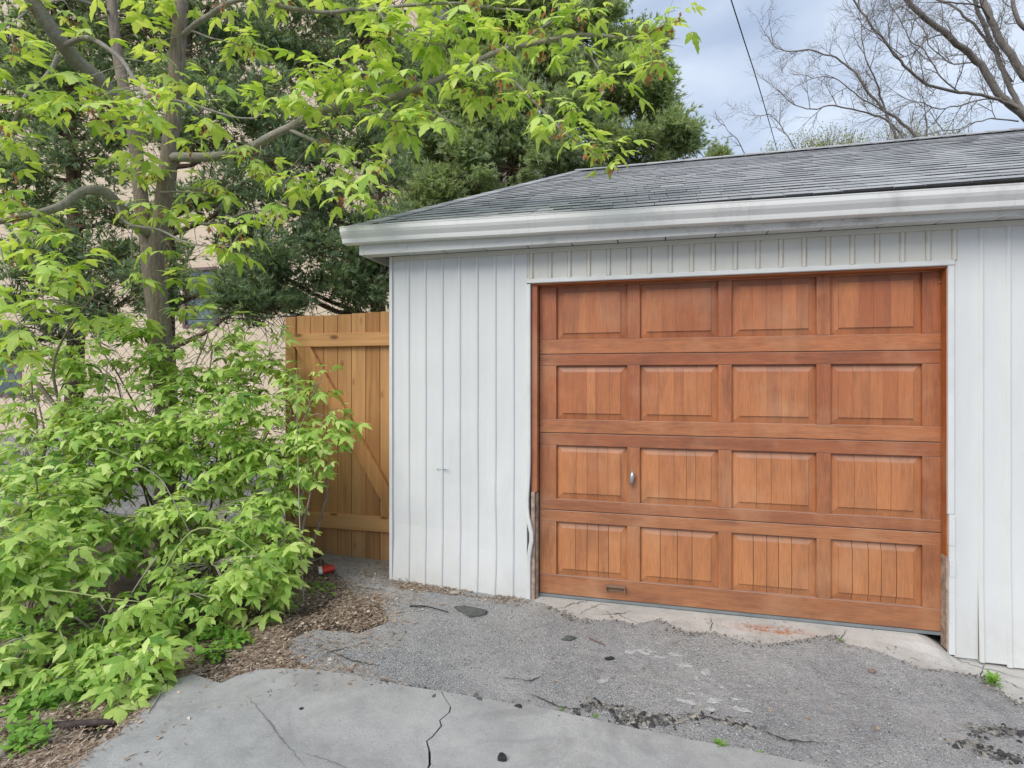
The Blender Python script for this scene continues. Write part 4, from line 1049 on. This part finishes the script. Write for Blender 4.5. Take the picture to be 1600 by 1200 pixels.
nt_ += cedar('dark cedar with bare reddish trunk seen under the eave corner', [gz(592,6.9), at(592,440,6.9), at(585,300,6.9), at(575,120,7.0), at(565,-80,7.0)], 0.105,
  [(540,350,45,35,6.9,.8),(540,460,50,22,6.6,.9),(400,470,40,20,6.7,.7),(575,430,30,40,6.7,.7),(380,390,30,30,6.8,.5),(470,240,50,40,7.0,.6),(560,240,50,40,7.1,.7),(620,180,50,50,7.2,.7),(600,420,30,30,6.6,.5),(480,460,80,28,6.6,1),(420,430,50,35,6.8,.9),(520,400,55,40,6.7,.9),(590,390,40,28,6.5,.8),(450,370,55,35,6.9,.7),(600,300,45,40,6.9,.7),(500,300,50,40,7.0,.6),(430,200,60,50,7.1,.8),(500,120,60,50,7.1,.8),(440,60,70,50,7.2,1),(560,60,60,50,7.1,.8),(530,200,50,40,7,.6),(350,120,45,50,7.2,.8),(480,0,80,40,7.2,.9),(610,-10,60,40,7.2,.8),(640,110,45,50,7.1,.7)], M['cedar_dark'], spr=0.085, dens=1.0)
nt_ += cedar('dark cedar at far left behind the maple trunk', [gz(110,6.6), at(120,450,6.6), at(112,250,6.7), at(105,80,6.8), at(100,-80,6.8)], 0.10,
  [(190,420,40,35,6.5,.4),(60,170,50,40,6.7,.6),(10,150,40,50,6.7,.6),(190,330,50,40,6.5,.35),(130,250,45,40,6.6,.35),(90,380,60,50,6.5,.5),(160,180,40,40,6.7,.6),(30,520,40,30,6.4,.5),(30,240,50,50,6.6,.8),(20,310,45,45,6.5,.8),(60,120,60,50,6.7,.8),(20,60,50,50,6.8,.7),(140,90,50,50,6.8,.7),(150,20,60,40,6.8,.8),(110,490,50,30,6.4,.8),(170,470,50,35,6.3,.9),(30,430,40,40,6.4,.7),(150,400,40,25,6.5,.5),(80,10,60,40,6.8,.8),(250,420,20,60,6.6,.6)], M['cedar_dark'], spr=0.085)
nt_ += cedar('dark cedar between the maple stems and the house window', [gz(262,6.2), at(262,480,6.2), at(266,300,6.3), at(290,120,6.4), at(300,-60,6.5)], 0.09,
  [(258,440,14,50,6.1,.5),(410,400,30,30,6.2,.5),(420,150,40,40,6.4,.5),(290,200,30,40,6.4,.6),(430,260,40,30,6.3,.4),(330,230,50,40,6.3,.7),(300,100,40,40,6.4,.7),(350,170,50,40,6.4,.7),(380,300,45,30,6.2,.6),(250,60,50,50,6.5,.7),(330,10,60,40,6.5,.8),(210,30,50,40,6.5,.6),(375,478,35,18,6.0,.6),(300,310,40,22,6.2,.5)], M['cedar_dark'], spr=0.085)
print('cedar tris', nt_)
# tiny tree top peeping over the ridge
cedar('tiny evergreen top peeping over the roof ridge right of the big cedar', [gz(1115,17), at(1114,262,17), at(1113,238,17)], 0.05, [(1112,250,9,9,17,1.6),(1120,245,7,5,17,1.2)], M['cedar_green'], spr=0.16, dens=0.4)

# ------------------------------------------------------------------ bare trees behind the roof
def grow(mb, p, d_, ln, r, lvl, tips=None):
    n_ = 5; pts = [p]; rr = [r]
    dd_ = d_.normalized()
    for i in range(n_):
        dd_ = (dd_ + Vector((random.gauss(0,.15), random.gauss(0,.13), random.gauss(0,.15)+0.02))).normalized()
        pts.append(pts[-1] + dd_*ln/n_); rr.append(r*(1-0.75*(i+1)/n_))
    mb.tube(pts, rr, 3 if lvl > 0 else 4, cap=False)
    if tips is not None: tips.append(pts[-1])
    if lvl >= 3: return
    for i in range(1, n_+1):
        for _ in range(random.choice([1,1,2])):
            a = random.choice([-1,1])*random.uniform(0.5,1.1); ax = (FWD + Vector((random.uniform(-.5,.5),0,random.uniform(-.5,.5)))).normalized()
            nd = Matrix.Rotation(a, 3, ax) @ dd_
            grow(mb, pts[i], nd, ln*random.uniform(0.4,0.62), max(rr[i]*0.7, 0.0036), lvl+1, tips)
def bare(label, polys, spacing, ln, trunkp, r0, lvl0=1, rmin=0.006):
    b = trunkp[0]; e = empty('bare_tree', (b.x,b.y,0), label, 'tree'); tm = MB(); limb(tm, trunkp, r0, r0*0.6, 10, 5); tm.build('trunk', M['greybark'], e, smooth=True)
    tw_ = MB(); tips = []
    for (P, ra, rb) in polys:
        bm_ = MB(); C_ = limb(bm_, [at(*p) for p in P], ra*0.74, rb*0.75, 7, 6, 0.04); bm_.build('branch', M['greybark'], e, smooth=True)
        acc = 0
        for i in range(3, len(C_)):
            acc += (C_[i]-C_[i-1]).length
            if acc > spacing:
                acc = 0; t = (C_[i]-C_[i-1]).normalized(); ax = (FWD + Vector((random.uniform(-.4,.4),0,random.uniform(-.4,.4)))).normalized()
                nd = Matrix.Rotation(random.choice([-1,1])*random.uniform(0.4,1.1), 3, ax) @ t
                nd.z += 0.15
                grow(tw_, C_[i], nd, ln*random.uniform(0.6,1.3), 0.013, lvl0, tips)
        grow(tw_, C_[-1], C_[-1]-C_[-2], ln*0.9, rb, lvl0, tips)
    tw_.build('twigs', M['greybark'], e, smooth=True, kind='stuff')
    return tips, e
D1 = 13.0
t1, e1 = bare('big bare tree with thick limbs at top right corner',
  [([(1640,215,D1),(1600,180,D1),(1565,150,D1),(1525,95,D1),(1480,55,D1-.3),(1430,15,D1-.5),(1400,-30,D1-.6)], 0.13, 0.06),
   ([(1630,150,D1),(1600,118,D1),(1570,70,D1),(1548,30,D1),(1525,-30,D1)], 0.12, 0.08),
   ([(1610,190,D1),(1580,140,D1+.2),(1555,80,D1+.3),(1530,20,D1+.4),(1510,-30,D1+.4)], 0.08, 0.05),
   ([(1600,175,D1),(1560,155,D1-.2),(1500,143,D1-.4),(1450,132,D1-.6),(1415,105,D1-.8),(1395,80,D1-.9),(1362,40,D1-1),(1340,10,D1-1),(1318,-20,D1-1)], 0.05, 0.022),
   ([(1580,130,D1+.3),(1540,60,D1+.5),(1500,20,D1+.6),(1455,-10,D1+.7)], 0.045, 0.03),
   ([(1560,150,D1),(1520,160,D1),(1470,170,D1),(1430,160,D1),(1400,170,D1)], 0.025, 0.01),
   ([(1480,55,D1-.3),(1450,60,D1-.4),(1430,80,D1-.4),(1405,90,D1-.5),(1380,60,D1-.5)], 0.022, 0.01),
   ([(1620,60,D1),(1590,30,D1),(1580,-20,D1)], 0.07, 0.05),
   ([(1548,30,D1),(1530,10,D1-.3),(1490,5,D1-.5),(1450,-5,D1-.5),(1420,-20,D1-.5)], 0.03, 0.015),
   ([(1500,143,D1-.4),(1470,120,D1-.5),(1450,85,D1-.6),(1420,60,D1-.6),(1400,20,D1-.6)], 0.022, 0.01),
   ([(1590,190,D1),(1550,185,D1),(1500,200,D1),(1470,205,D1)], 0.025, 0.01),
   ([(1525,95,D1),(1490,100,D1+.4),(1455,75,D1+.4),(1440,40,D1+.4)], 0.024, 0.012)], 0.33, 0.9,
  [gz(1680,D1), at(1670,400,D1), at(1635,210,D1)], 0.22, 1)
D2 = 15.0
t2, e2 = bare('smaller bare tree leaning left over the middle of the ridge',
  [([(1440,235,D2),(1420,200,D2),(1385,175,D2),(1355,140,D2),(1330,108,D2),(1300,88,D2),(1262,78,D2),(1225,80,D2),(1205,65,D2)], 0.055, 0.012),
   ([(1415,225,D2),(1395,195,D2+.3),(1350,175,D2+.4),(1300,165,D2+.4),(1265,172,D2+.4),(1235,160,D2+.4),(1215,140,D2+.4)], 0.04, 0.01),
   ([(1405,225,D2),(1388,185,D2),(1380,160,D2),(1365,120,D2-.3),(1350,80,D2-.4),(1345,40,D2-.4)], 0.045, 0.012),
   ([(1385,175,D2),(1340,150,D2-.2),(1310,125,D2-.3),(1280,120,D2-.3),(1250,130,D2-.3)], 0.025, 0.008),
   ([(1450,235,D2),(1448,190,D2),(1445,160,D2)], 0.03, 0.012),
   ([(1250,245,D2),(1225,205,D2),(1205,180,D2),(1190,180,D2)], 0.022, 0.008)], 0.33, 0.8,
  [gz(1430,D2), at(1432,400,D2), at(1440,235,D2)], 0.13, 1)
t3, e3 = bare('thin bare sapling standing alone above the ridge', [([(1172,250,16),(1160,232,16),(1150,215,16),(1138,205,16),(1130,190,16)], 0.022, 0.008)], 0.35, 0.45,
  [gz(1185,16), at(1180,400,16), at(1172,250,16)], 0.05, 2)
# budding yellow-green small trees behind the roof
sm_t = (np.array([(0,0,0),(.35,.5,.05),(0,1,0),(-.35,.5,.05)]), np.array([(0,1,2),(0,2,3)]))
def budding(label, lobes, dp, n_):
    px0 = lobes[0][0]; b = gz(px0, dp); e = empty('budding_tree', (b.x,b.y,0), label, 'tree'); tm = MB()
    limb(tm, [b, at(px0, 400, dp), at(px0, 260, dp)], 0.08, 0.03, 7); tm.build('trunk', M['greybark'], e, smooth=True)
    tw_ = MB(); P = []
    for (px, py, rx, ry) in lobes:
        for _ in range(int(n_*rx*ry/900)):
            a = random.uniform(0,2*PI); r = math.sqrt(random.random()); t = at(px+rx*r*math.cos(a), py-ry*r*abs(math.sin(a)), dp+random.uniform(-.8,.8)); r0_ = at(px+random.uniform(-8,8), py+25, dp)
            mid = (t+r0_)/2+Vector((random.uniform(-.15,.15),0,0)); tw_.tube([r0_, mid, t], [0.010,0.007,0.003], 3, cap=False)
            for _ in range(12):
                k_ = random.uniform(0.45,1.05); P.append(tuple(r0_.lerp(t, k_) + Vector((random.gauss(0,.09), random.gauss(0,.09), random.gauss(0,.09)))))
    tw_.build('twigs', M['greybark'], e, kind='stuff'); P = np.array(P)
    V, T = scatter(*sm_t, P, frames(rng.normal(size=P.shape), rng.normal(size=P.shape)), rng.uniform(.035,.07,len(P)))
    tri_obj('crown', V, T, M['haze_leaf'], e, 'stuff')
budding('yellow green budding treetop behind the roof ridge left of the bare tree', [(1300,230,48,42),(1265,232,40,30),(1215,240,30,20),(1335,225,35,30)], 18, 34)
budding('sparse yellow green treetop low behind the bare limbs at right', [(1430,215,50,45),(1480,215,40,30),(1390,220,30,30)], 19, 22)
# overhead wires
def wire(P, r, label):
    P = catmull([at(*p) for p in P], 8); o = MB().tube(P, r, 6).build('utility_wire', M['cable'], smooth=True); tag(o, label, 'wire', 'overhead wires')
wire([(1120,-70,9),(1160,55,11),(1190,150,14),(1222,262,22)], 0.011, 'long black overhead wire dropping from the top of frame behind the ridge')
wire([(990,110,16),(1032,172,17),(1062,210,18),(1100,262,20)], 0.016, 'short overhead wire emerging from the green cedar edge')

# ------------------------------------------------------------------ loose things on the ground
def scatter_ground(polys_px, n_, fn):
    """n_ random world points inside pixel polygons projected on the ground"""
    out = []
    for poly, wgt in polys_px:
        W = [G(*p) for p in poly]; xs = [p.x for p in W]; ys = [p.y for p in W]; c = 0; need = int(n_*wgt); tr_ = 0
        while c < need and tr_ < need*30:
            tr_ += 1; x_ = random.uniform(min(xs),max(xs)); y_ = random.uniform(min(ys),max(ys)); ins = False; j = len(W)-1
            for i in range(len(W)):
                if (W[i].y > y_) != (W[j].y > y_) and x_ < (W[j].x-W[i].x)*(y_-W[i].y)/(W[j].y-W[i].y)+W[i].x: ins = not ins
                j = i
            if ins and fn(x_, y_): out.append((x_, y_)); c += 1
    return out
keep = lambda x_, y_: noise.noise((x_*3.3, y_*3.3, 5)) > random.uniform(-0.45, 0.35)
lit = [([(255,1075),(300,1052),(350,1062),(440,1044),(560,1056),(640,1078),(560,1040),(470,1012),(440,985),(500,965),(560,985),(605,965),(600,930),(560,912),(480,885),(400,930),(330,990),(230,1040)], 1.0),
       ([(0,1110),(120,1125),(240,1080),(215,1130),(150,1185),(90,1215),(0,1215)], 0.8), ([(0,1000),(200,1000),(240,1090),(100,1130),(0,1110)], 0.35),
       ([(600,905),(640,908),(830,936),(818,950),(700,930),(610,918)], 0.14), ([(430,870),(600,880),(605,905),(470,900)], 0.12)]
pts_ = scatter_ground(lit, 12500, keep)
pts_ += scatter_ground([([(430,1000),(600,880),(680,905),(660,960),(620,1010),(560,1060),(480,1075),(430,1050)], 1.0), ([(120,1200),(280,1040),(560,1040),(600,1080),(420,1090),(250,1200)], .35)], 2600, lambda a, b: noise.noise((a*5, b*5, 8)) > random.uniform(-.5,.5))
pts_ += scatter_ground([([(600,900),(840,935),(1300,990),(1600,1090),(1600,1200),(1100,1170),(690,1080)], 1.0)], 500, lambda a, b: True)
P = np.array([(x_, y_, h(x_,y_)+random.uniform(-0.014,0.012)) for x_, y_ in pts_])
dv = rng.normal(size=P.shape)*np.array([1,1,0.16]); ndl = (np.array([(-.035,0,0),(.035,0,0),(.02,1,0.03),(0,.5,.08)]), np.array([(0,1,3),(1,2,3),(2,0,3)]))
V, T = scatter(*ndl, P, frames(dv, np.array([0,0,1.0])+rng.normal(size=P.shape)*0.2), rng.uniform(.015,.055,len(P)))
flk = (np.array([(0,0,0),(.5,.4,.08),(.3,1,0),(-.4,.6,.12)]), np.array([(0,1,2),(0,2,3)]))
sel = rng.random(len(P)) < 0.3; P2 = P[sel] + rng.normal(size=(sel.sum(),3))*np.array([.03,.03,.003])
V2, T2 = scatter(*flk, P2, frames(rng.normal(size=P2.shape)*np.array([1,1,.2]), np.array([0,0,1.0])+rng.normal(size=P2.shape)*0.35), rng.uniform(.008,.028,len(P2)))
V, T = merge([(V,T),(V2,T2)]); tag(tri_obj('leaf_litter', V, T, M['litter'], kind='stuff'), 'brown dry needles and twigs scattered between shrubs and paving', 'litter')
chp = scatter_ground([([(600,920),(820,945),(1000,985),(1300,1000),(1600,1110),(1600,1200),(1290,1200),(1000,1140),(690,1080),(560,1055),(455,1020),(480,990),(600,975)], 1.0),
                      ([(300,1060),(700,1085),(1280,1200),(120,1200)], 0.05), ([(830,940),(1300,1000),(1600,1110),(1480,1010)], 0.02), ([(480,885),(605,890),(610,915),(560,930)], 0.08)], 30000, lambda a, b: noise.noise((a*2.1, b*2.1, 9)) > random.uniform(-0.7, 0.35))
P = np.array([(x_, y_, h(x_,y_)+0.012) for x_, y_ in chp])
oct_ = (np.array([(1,0,0),(0,1,0),(-1,0,0),(0,-1,0),(0,0,.7)]), np.array([(0,1,4),(1,2,4),(2,3,4),(3,0,4)]))
szs = rng.uniform(.0012,.0040,len(P))*np.where(rng.random(len(P)) < 0.06, 1.9, 1); P[:,2] = np.where(P[:,2] > 0.5, 0, P[:,2]) - 0.005
V, T = scatter(oct_[0]*np.array([1,.7,1]), oct_[1], P, frames(rng.normal(size=P.shape)*np.array([1,1,.15]), np.array([0,0,1.0])+rng.normal(size=P.shape)*0.15), szs)
tag(tri_obj('gravel_chips', V, T, M['chip'], kind='stuff'), 'fine loose stone chips strewn over the worn asphalt', 'gravel')

def blob(name, c, rx, ry, rz, mat, seed, label, cat, rot=0, group=None, jag=0.35, n_=9, parent=None):
    """an irregular flat-bottomed lump"""
    rd = random.Random(seed); mb = MB(); vs = []; R_ = [1+rd.uniform(-jag,jag) for _ in range(n_)]
    for lev, (s_, z_) in enumerate([(1,0),(0.96,0.55),(0.62,1.0)]):
        for i in range(n_):
            a = 2*PI*i/n_; X_ = rx*s_*R_[i]*math.cos(a); Y_ = ry*s_*R_[i]*math.sin(a); cr_, sr_ = math.cos(rot), math.sin(rot)
            vs.append((c.x+X_*cr_-Y_*sr_, c.y+X_*sr_+Y_*cr_, c.z + rz*z_*(1+rd.uniform(-.25,.25) if lev else 1)))
    fs = [(l*n_+i, l*n_+(i+1)%n_, (l+1)*n_+(i+1)%n_, (l+1)*n_+i) for l in (0,1) for i in range(n_)] + [tuple(2*n_+i for i in range(n_))]
    mb.add(vs, fs); o = mb.build(name, mat, parent)
    if label: tag(o, label, cat, group)
    return o
AZ = Vector((0,0,0.008))
blob('scrap_slab', G(735,958)+AZ, 0.13, 0.065, 0.016, M['slate'], 3, 'flat dark grey scrap lying on the asphalt before left siding', 'scrap', -0.1)
blob('stone', G(785,1190)+Vector((0,0,.012)), 0.022, 0.016, 0.020, M['tar'], 4, 'small black stone on the concrete at bottom centre', 'stone')
blob('stone', G(810,1108)+AZ, 0.017, 0.012, 0.011, M['tar'], 5, 'small black lump on the edge of concrete right of crack', 'stone')
blob('stone', G(888,1000)+AZ, 0.040, 0.020, 0.012, M['slate'], 6, 'dark flat shard on asphalt below the left door corner', 'stone', 0.4)
blob('stone', G(1363,1052)+AZ, 0.022, 0.018, 0.014, simple('brown stone',(0.22,0.16,0.14),0.8), 7, 'small brown stone on asphalt below right end of door', 'stone')
blob('stone', G(953,1032)+AZ, 0.026, 0.014, 0.010, M['tar'], 17, 'small dark fragment on asphalt left of the pale patches', 'stone', 0.3)
blob('stone', G(471,1112)+Vector((0,0,.012)), 0.010, 0.008, 0.006, M['tar'], 18, 'tiny dark pebble on the left concrete slab', 'stone', 0.3)
blob('wood_chip', G(710,928)+AZ, 0.045, 0.022, 0.012, M['woodchip'], 8, 'greyed wood chip at the foot of the white siding', 'wood chip', 0.1)
patches = [(1010,1018,.06,.03),(1070,1040,.05,.03),(1104,1051,.035,.03),(1085,1060,.022,.014),(1122,1075,.03,.015),(1070,1097,.055,.016),(1110,1096,.05,.02),(1110,1110,.035,.014),(1155,1109,.05,.02),(985,1020,.05,.022),(1030,1028,.035,.014),(1055,1024,.04,.012),(1150,1094,.022,.008),(1170,1073,.02,.012),(940,1065,.04,.02),(1080,1085,.025,.012)]
for i, (px, py, a, b) in enumerate(patches):
    c = G(px, py); o = blob('bare_patch', c+Vector((0,0,0.0045)), a, b, 0.0025, M['pale'], 30+i, None, None, random.uniform(-.3,.3), jag=0.55, n_=14); o['kind'] = 'structure'
# broken tar heaps
def rubble(ps, n_, label, seed):
    rd = random.Random(seed); parts = []; P = []; S = []
    for _ in range(n_):
        i = rd.randrange(len(ps)-1); t = rd.random(); px = ps[i][0]*(1-t)+ps[i+1][0]*t + rd.gauss(0,7); py = ps[i][1]*(1-t)+ps[i+1][1]*t + rd.gauss(0,4.5)
        g = G(px, py); P.append((g.x, g.y, g.z+0.004)); S.append(abs(rd.gauss(0.0,0.0075))+0.002)
    P = np.array(P); S = np.array(S)
    V, T = scatter(oct_[0]*np.array([1.3,.8,1.1]), oct_[1], P, frames(rng.normal(size=P.shape)*np.array([1,1,.3]), np.array([0,0,1.0])+rng.normal(size=P.shape)*0.3), S)
    tag(tri_obj('broken_asphalt', V, T, M['rubble'], kind='stuff'), label, 'rubble')
rubble([(885,1118),(925,1102),(965,1110),(985,1125),(1010,1125),(1060,1130)], 420, 'crumbled black asphalt along the edge of the concrete', 1)
rubble([(960,1135),(1000,1122),(1050,1128),(1110,1120),(1180,1140)], 260, 'crumbled black asphalt line right of the first heap', 2)
rubble([(1490,1158),(1530,1172),(1545,1180),(1600,1190)], 260, 'crumbled black asphalt at the bottom right corner', 3)
rubble([(1520,1142),(1560,1144),(1600,1150)], 120, 'thin line of broken asphalt right of the corner heap', 4)
rubble([(560,1060),(620,1076),(690,1088),(760,1101),(850,1116),(930,1134)], 160, 'fine dark crumbs along the concrete edge', 5)
def crack(P, wmm, zf, mat, name='crack', seg=9):
    C_ = []
    for i in range(len(P)-1):
        for k_ in range(seg):
            t = k_/seg; C_.append((P[i][0]*(1-t)+P[i+1][0]*t + random.gauss(0,1.0), P[i][1]*(1-t)+P[i+1][1]*t + random.gauss(0,.7)))
    C_.append(P[-1]); W = [G(*p) for p in C_]; vs = []
    for i, p in enumerate(W):
        t = (W[min(i+1,len(W)-1)]-W[max(i-1,0)]).normalized(); nn_ = Vector((-t.y,t.x,0)); ww = wmm*0.0005*random.uniform(.3,1.5)*math.sin(PI*min(max((i+0.6)/len(W),0.05),0.95))
        vs += [(p.x+nn_.x*ww, p.y+nn_.y*ww, zf(p.x,p.y)+0.0035), (p.x-nn_.x*ww, p.y-nn_.y*ww, zf(p.x,p.y)+0.0035)]
    mb = MB().add(vs, [(2*i,2*i+1,2*i+3,2*i+2) for i in range(len(W)-1)]); mb.build(name, mat, kind='structure')
M['crackdirt'] = simple('dirt in crack', (0.07,0.065,0.055), 0.95, 0.1, 0, 0.4, 60)
M['hairline'] = simple('hairline dirt', (0.19,0.185,0.175), 0.95, 0.1, 0, 0.3, 60)
az = lambda x_, y_: apron_z(x_, y_) + 0.001
for P_ in [[(868,952),(900,944),(925,938)], [(900,962),(925,950),(940,945),(960,948)], [(955,955),(985,968),(1000,976)], [(1108,988),(1112,975),(1110,965)], [(930,960),(960,960),(990,955)], [(1310,1000),(1325,985)], [(1530,1057),(1538,1040)], [(1560,1060),(1600,1078)], [(1490,1030),(1530,1043),(1600,1060)]]:
    crack(P_, 5, az, M['crackdirt'])
sz2 = lambda x_, y_: slab_z(x_, y_)
crack([(385,1092),(410,1120),(440,1160),(480,1205)], 6, sz2, M['hairline'])
crack([(470,1180),(520,1197),(560,1215)], 4, sz2, M['hairline'])
asz = lambda x_, y_: asph_z(x_, y_) + 0.004
for P_ in [[(1050,1118),(1100,1122),(1150,1135),(1185,1142)], [(560,1010),(520,1020),(500,1030)], [(490,1010),(550,1035),(600,1045)], [(1530,1143),(1570,1140),(1600,1147)], [(1560,1175),(1580,1190),(1600,1195)], [(545,918),(580,922),(606,925)], [(900,1112),(870,1106),(820,1085)], [(780,1062),(830,1066),(850,1058)], [(1180,1142),(1230,1160),(1290,1165)]]:
    crack(P_, 9, asz, M['crackdirt'])
# crumbs and grit along the broken asphalt edge
def crumbs(pl, n_, sg, mat, label):
    P = []
    for _ in range(n_):
        i = random.randrange(len(pl)-1); t = random.random(); g = G(pl[i][0]*(1-t)+pl[i+1][0]*t+random.gauss(0,sg), pl[i][1]*(1-t)+pl[i+1][1]*t+random.gauss(0.5,sg*0.4)); P.append((g.x,g.y,g.z+0.003))
    P = np.array(P); V, T = scatter(oct_[0]*np.array([1.2,.8,.9]), oct_[1], P, frames(rng.normal(size=P.shape)*np.array([1,1,.3]), np.array([0,0,1.0])+rng.normal(size=P.shape)*0.3), np.abs(rng.normal(0,.0035,len(P)))+.001)
    tag(tri_obj('grit', V, T, mat, kind='stuff'), label, 'grit')
M['grit'] = island('brown grit', [(0.0,(0.06,0.055,0.05)),(0.6,(0.17,0.15,0.125)),(1.0,(0.36,0.33,0.29))], 0.9)
crumbs(apx, 2600, 5, M['grit'], 'brown grit that also stands in for shade along the ragged edge of the garage apron')  # dirt crumbs, added partly so their dark colour gives the apron edge its shade
crumbs([(612,908),(700,925),(820,942)], 700, 4, M['grit'], 'dirt crumbs along the foot of the left siding')
crumbs(spx[2:], 1500, 4, M['grit'], 'dark grit in the joint between asphalt and concrete')
# crushed paper cup
cp = G(512, 897) + AZ; cup = empty('paper_cup', cp, 'crushed red and white paper cup lying by the gate', 'cup')
mred = simple('red print', (0.55,0.05,0.03), 0.45); mwh = simple('cup paper', (0.75,0.74,0.70), 0.6); myel = simple('yellow print', (0.75,0.5,0.08), 0.5)
ax = Vector((0.80,0.55,0.22)).normalized(); s1 = Vector((-0.55,0.83,0)).normalized(); s2 = ax.cross(s1)
def ring(c, r, fl): return [c + s1*r*math.cos(2*PI*i/14) + s2*r*fl*math.sin(2*PI*i/14)*(1+0.15*math.sin(3*i)) for i in range(14)]
r0_, r1_, r2_, r3_ = ring(cp+Vector((-.050,-.034,.024)), .052, .50), ring(cp+Vector((-.030,-.020,.027)), .049, .52), ring(cp+Vector((.005,.003,.032)), .041, .62), ring(cp+Vector((.040,0.027,.036)), .031, .75)
q14 = [(i, (i+1)%14, 14+(i+1)%14, 14+i) for i in range(14)]
MB().add(r0_+r1_, q14).add(ring(cp+Vector((-.049,-.034,.0245)), .050, .49)+ring(cp+Vector((.032,.022,.034)), .030, .6), q14).build('rim', mwh, cup)
MB().add(r1_+r2_+r3_, q14+[(a+14,b+14,c+14,d+14) for a,b,c,d in q14]+[tuple(28+i for i in range(14))]).build('body', mred, cup)
mm = MB(); cc_ = r2_[10]; 
idx = [9,10,11]; 
mm.add([r1_[i]*0.35+r2_[i]*0.65 - s2*0.0015 for i in idx]+[r2_[i]*0.45+r3_[i]*0.55 - s2*0.0015 for i in idx], [(0,1,4,3),(1,2,5,4)]).build('printed_patch', myel, cup)
# sticks and roots
def stick(P, r, mat, label, cat='stick', name='stick', lift=0.012):
    pts = [G(a, b) + Vector((0,0,lift+(c if c else 0))) for a, b, c in P]
    C_ = catmull(pts, 4); tag(MB().tube(C_, [r*(1-0.5*i/len(C_)) for i in range(len(C_))], 6).build(name, mat, smooth=True), label, cat)
stick([(230,1120,0),(250,1090,.01),(270,1048,.03)], 0.004, M['twig'], 'thin pale stick standing at the edge of concrete by the shrubs')
stick([(470,885,0),(500,878,.02),(527,859,.06)], 0.004, M['twig'], 'thin twig on the ground in front of the gate foot')
stick([(15,1152,0),(60,1143,.01),(110,1138,.015),(150,1133,.01),(185,1127,0)], 0.022, M['root'], 'dark rotting branch lying along the left litter', 'branch', 'dead_branch', 0.0)
stick([(0,1185,.0),(15,1165,.015),(28,1158,.01)], 0.020, M['woodchip'], 'short grey branch stub at the bottom left corner', 'branch', 'dead_branch', 0.0)
stick([(640,950,0),(665,953,.012),(700,960,.004)], 0.005, M['tar'], 'bent dark twig touching the flat grey scrap')
stick([(920,1000,0),(945,1012,.004)], 0.004, simple('brown twig',(0.2,0.12,0.09),0.8), 'short brown twig on asphalt below the apron')
stick([(360,1018,0),(378,1003,.03),(398,1010,.02)], 0.003, simple('orange stem',(0.45,0.2,0.09),0.7), 'thin orange stem in the litter under the shrubs')
stick([(30,975,.15),(110,985,.08),(150,1000,.02)], 0.010, M['twig'], 'grey fallen branch under the left shrub')
# arching green shoots in the shrubs
# weeds
def weed(px, py, n_, s_, label, up_=0.9, tilt=1.0):
    c = G(px, py) + Vector((0,0,0.002)); P = []; D = []; 
    e = empty('weed', c, label, 'weed')
    for i in range(n_):
        a = random.uniform(0, 2*PI); l_ = random.uniform(0.3,1)*s_
        P.append(tuple(c + Vector((math.cos(a)*l_*0.15, math.sin(a)*l_*0.15, random.uniform(0,0.4)*s_*up_)))); D.append((math.cos(a)*tilt, math.sin(a)*tilt, random.uniform(0.3,1.2)*up_))
    P = np.array(P); D = np.array(D); lf = leaflet(1, 0.5, 0.25)
    V, T = scatter(np.array(lf[0]), np.array(lf[1]), P, frames(D, np.array([0,0,1.0])+rng.normal(size=P.shape)*0.3), rng.uniform(.5,1,len(P))*s_*0.6)
    tri_obj('leaves', V, T, M['leaf_weed'], e, 'stuff')
    MB().tube([c, c+Vector((0.004,0,s_*0.5*up_))], [0.002,0.001], 4).build('stem', M['greenstem'], e)
weed(1553,1072,40,0.085,'leafy weed sprouting from the apron crack at right edge', 1.3)
weed(1314,1003,16,0.035,'small weed in the notch of the apron edge below door', 0.8)
weed(1126,1166,26,0.055,'weed tuft at the concrete edge bottom right of centre', 0.7)
weed(875,1112,14,0.032,'weed sprout left of the crumbled asphalt', 0.8)
weed(930,1120,16,0.035,'yellow green weed within the crumbled asphalt', 0.6)
weed(1190,1178,10,0.03,'tiny weed at the concrete edge near bottom right', 0.5)
weed(706,1112,8,0.022,'tiny sprig beside the crack in the concrete', 0.3)
weed(569,1055,6,0.02,'tiny sprig at the concrete edge left of centre', 0.5)
weed(635,1093,6,0.018,'tiny sprig on concrete left of the crack', 0.3)
# low weeds under and before the shrubs
gc = scatter_ground([([(0,960),(120,950),(220,1000),(210,1070),(120,1110),(0,1130)], 1.2), ([(0,1110),(70,1110),(80,1165),(20,1190),(0,1190)], 0.16), ([(230,1000),(340,985),(400,1005),(330,1030),(250,1050)], 0.35),
                     ([(420,920),(520,915),(530,940),(440,960)], 0.06), ([(60,1090),(130,1080),(150,1120),(80,1125)], 0.1), ([(470,860),(500,870),(490,890),(455,895)],.05)], 1500, lambda a, b: noise.noise((a*5, b*5, 2)) > random.uniform(-.2,.3))
P = np.array([(x_, y_, h(x_,y_)+random.uniform(-0.03,0.05)) for x_, y_ in gc]); D = rng.normal(size=P.shape)*np.array([1,1,.25])+np.array([0,0,.25]); lf = leaflet(1,0.62,0.2)
V, T = scatter(np.array(lf[0]), np.array(lf[1]), P, frames(D, np.array([0,-.2,1.0])+rng.normal(size=P.shape)*0.3), rng.uniform(.025,.06,len(P)))
tag(tri_obj('ground_cover', V, T, M['leaf_weed'], kind='stuff'), 'low green weeds covering the soil beneath the shrubs', 'weeds')
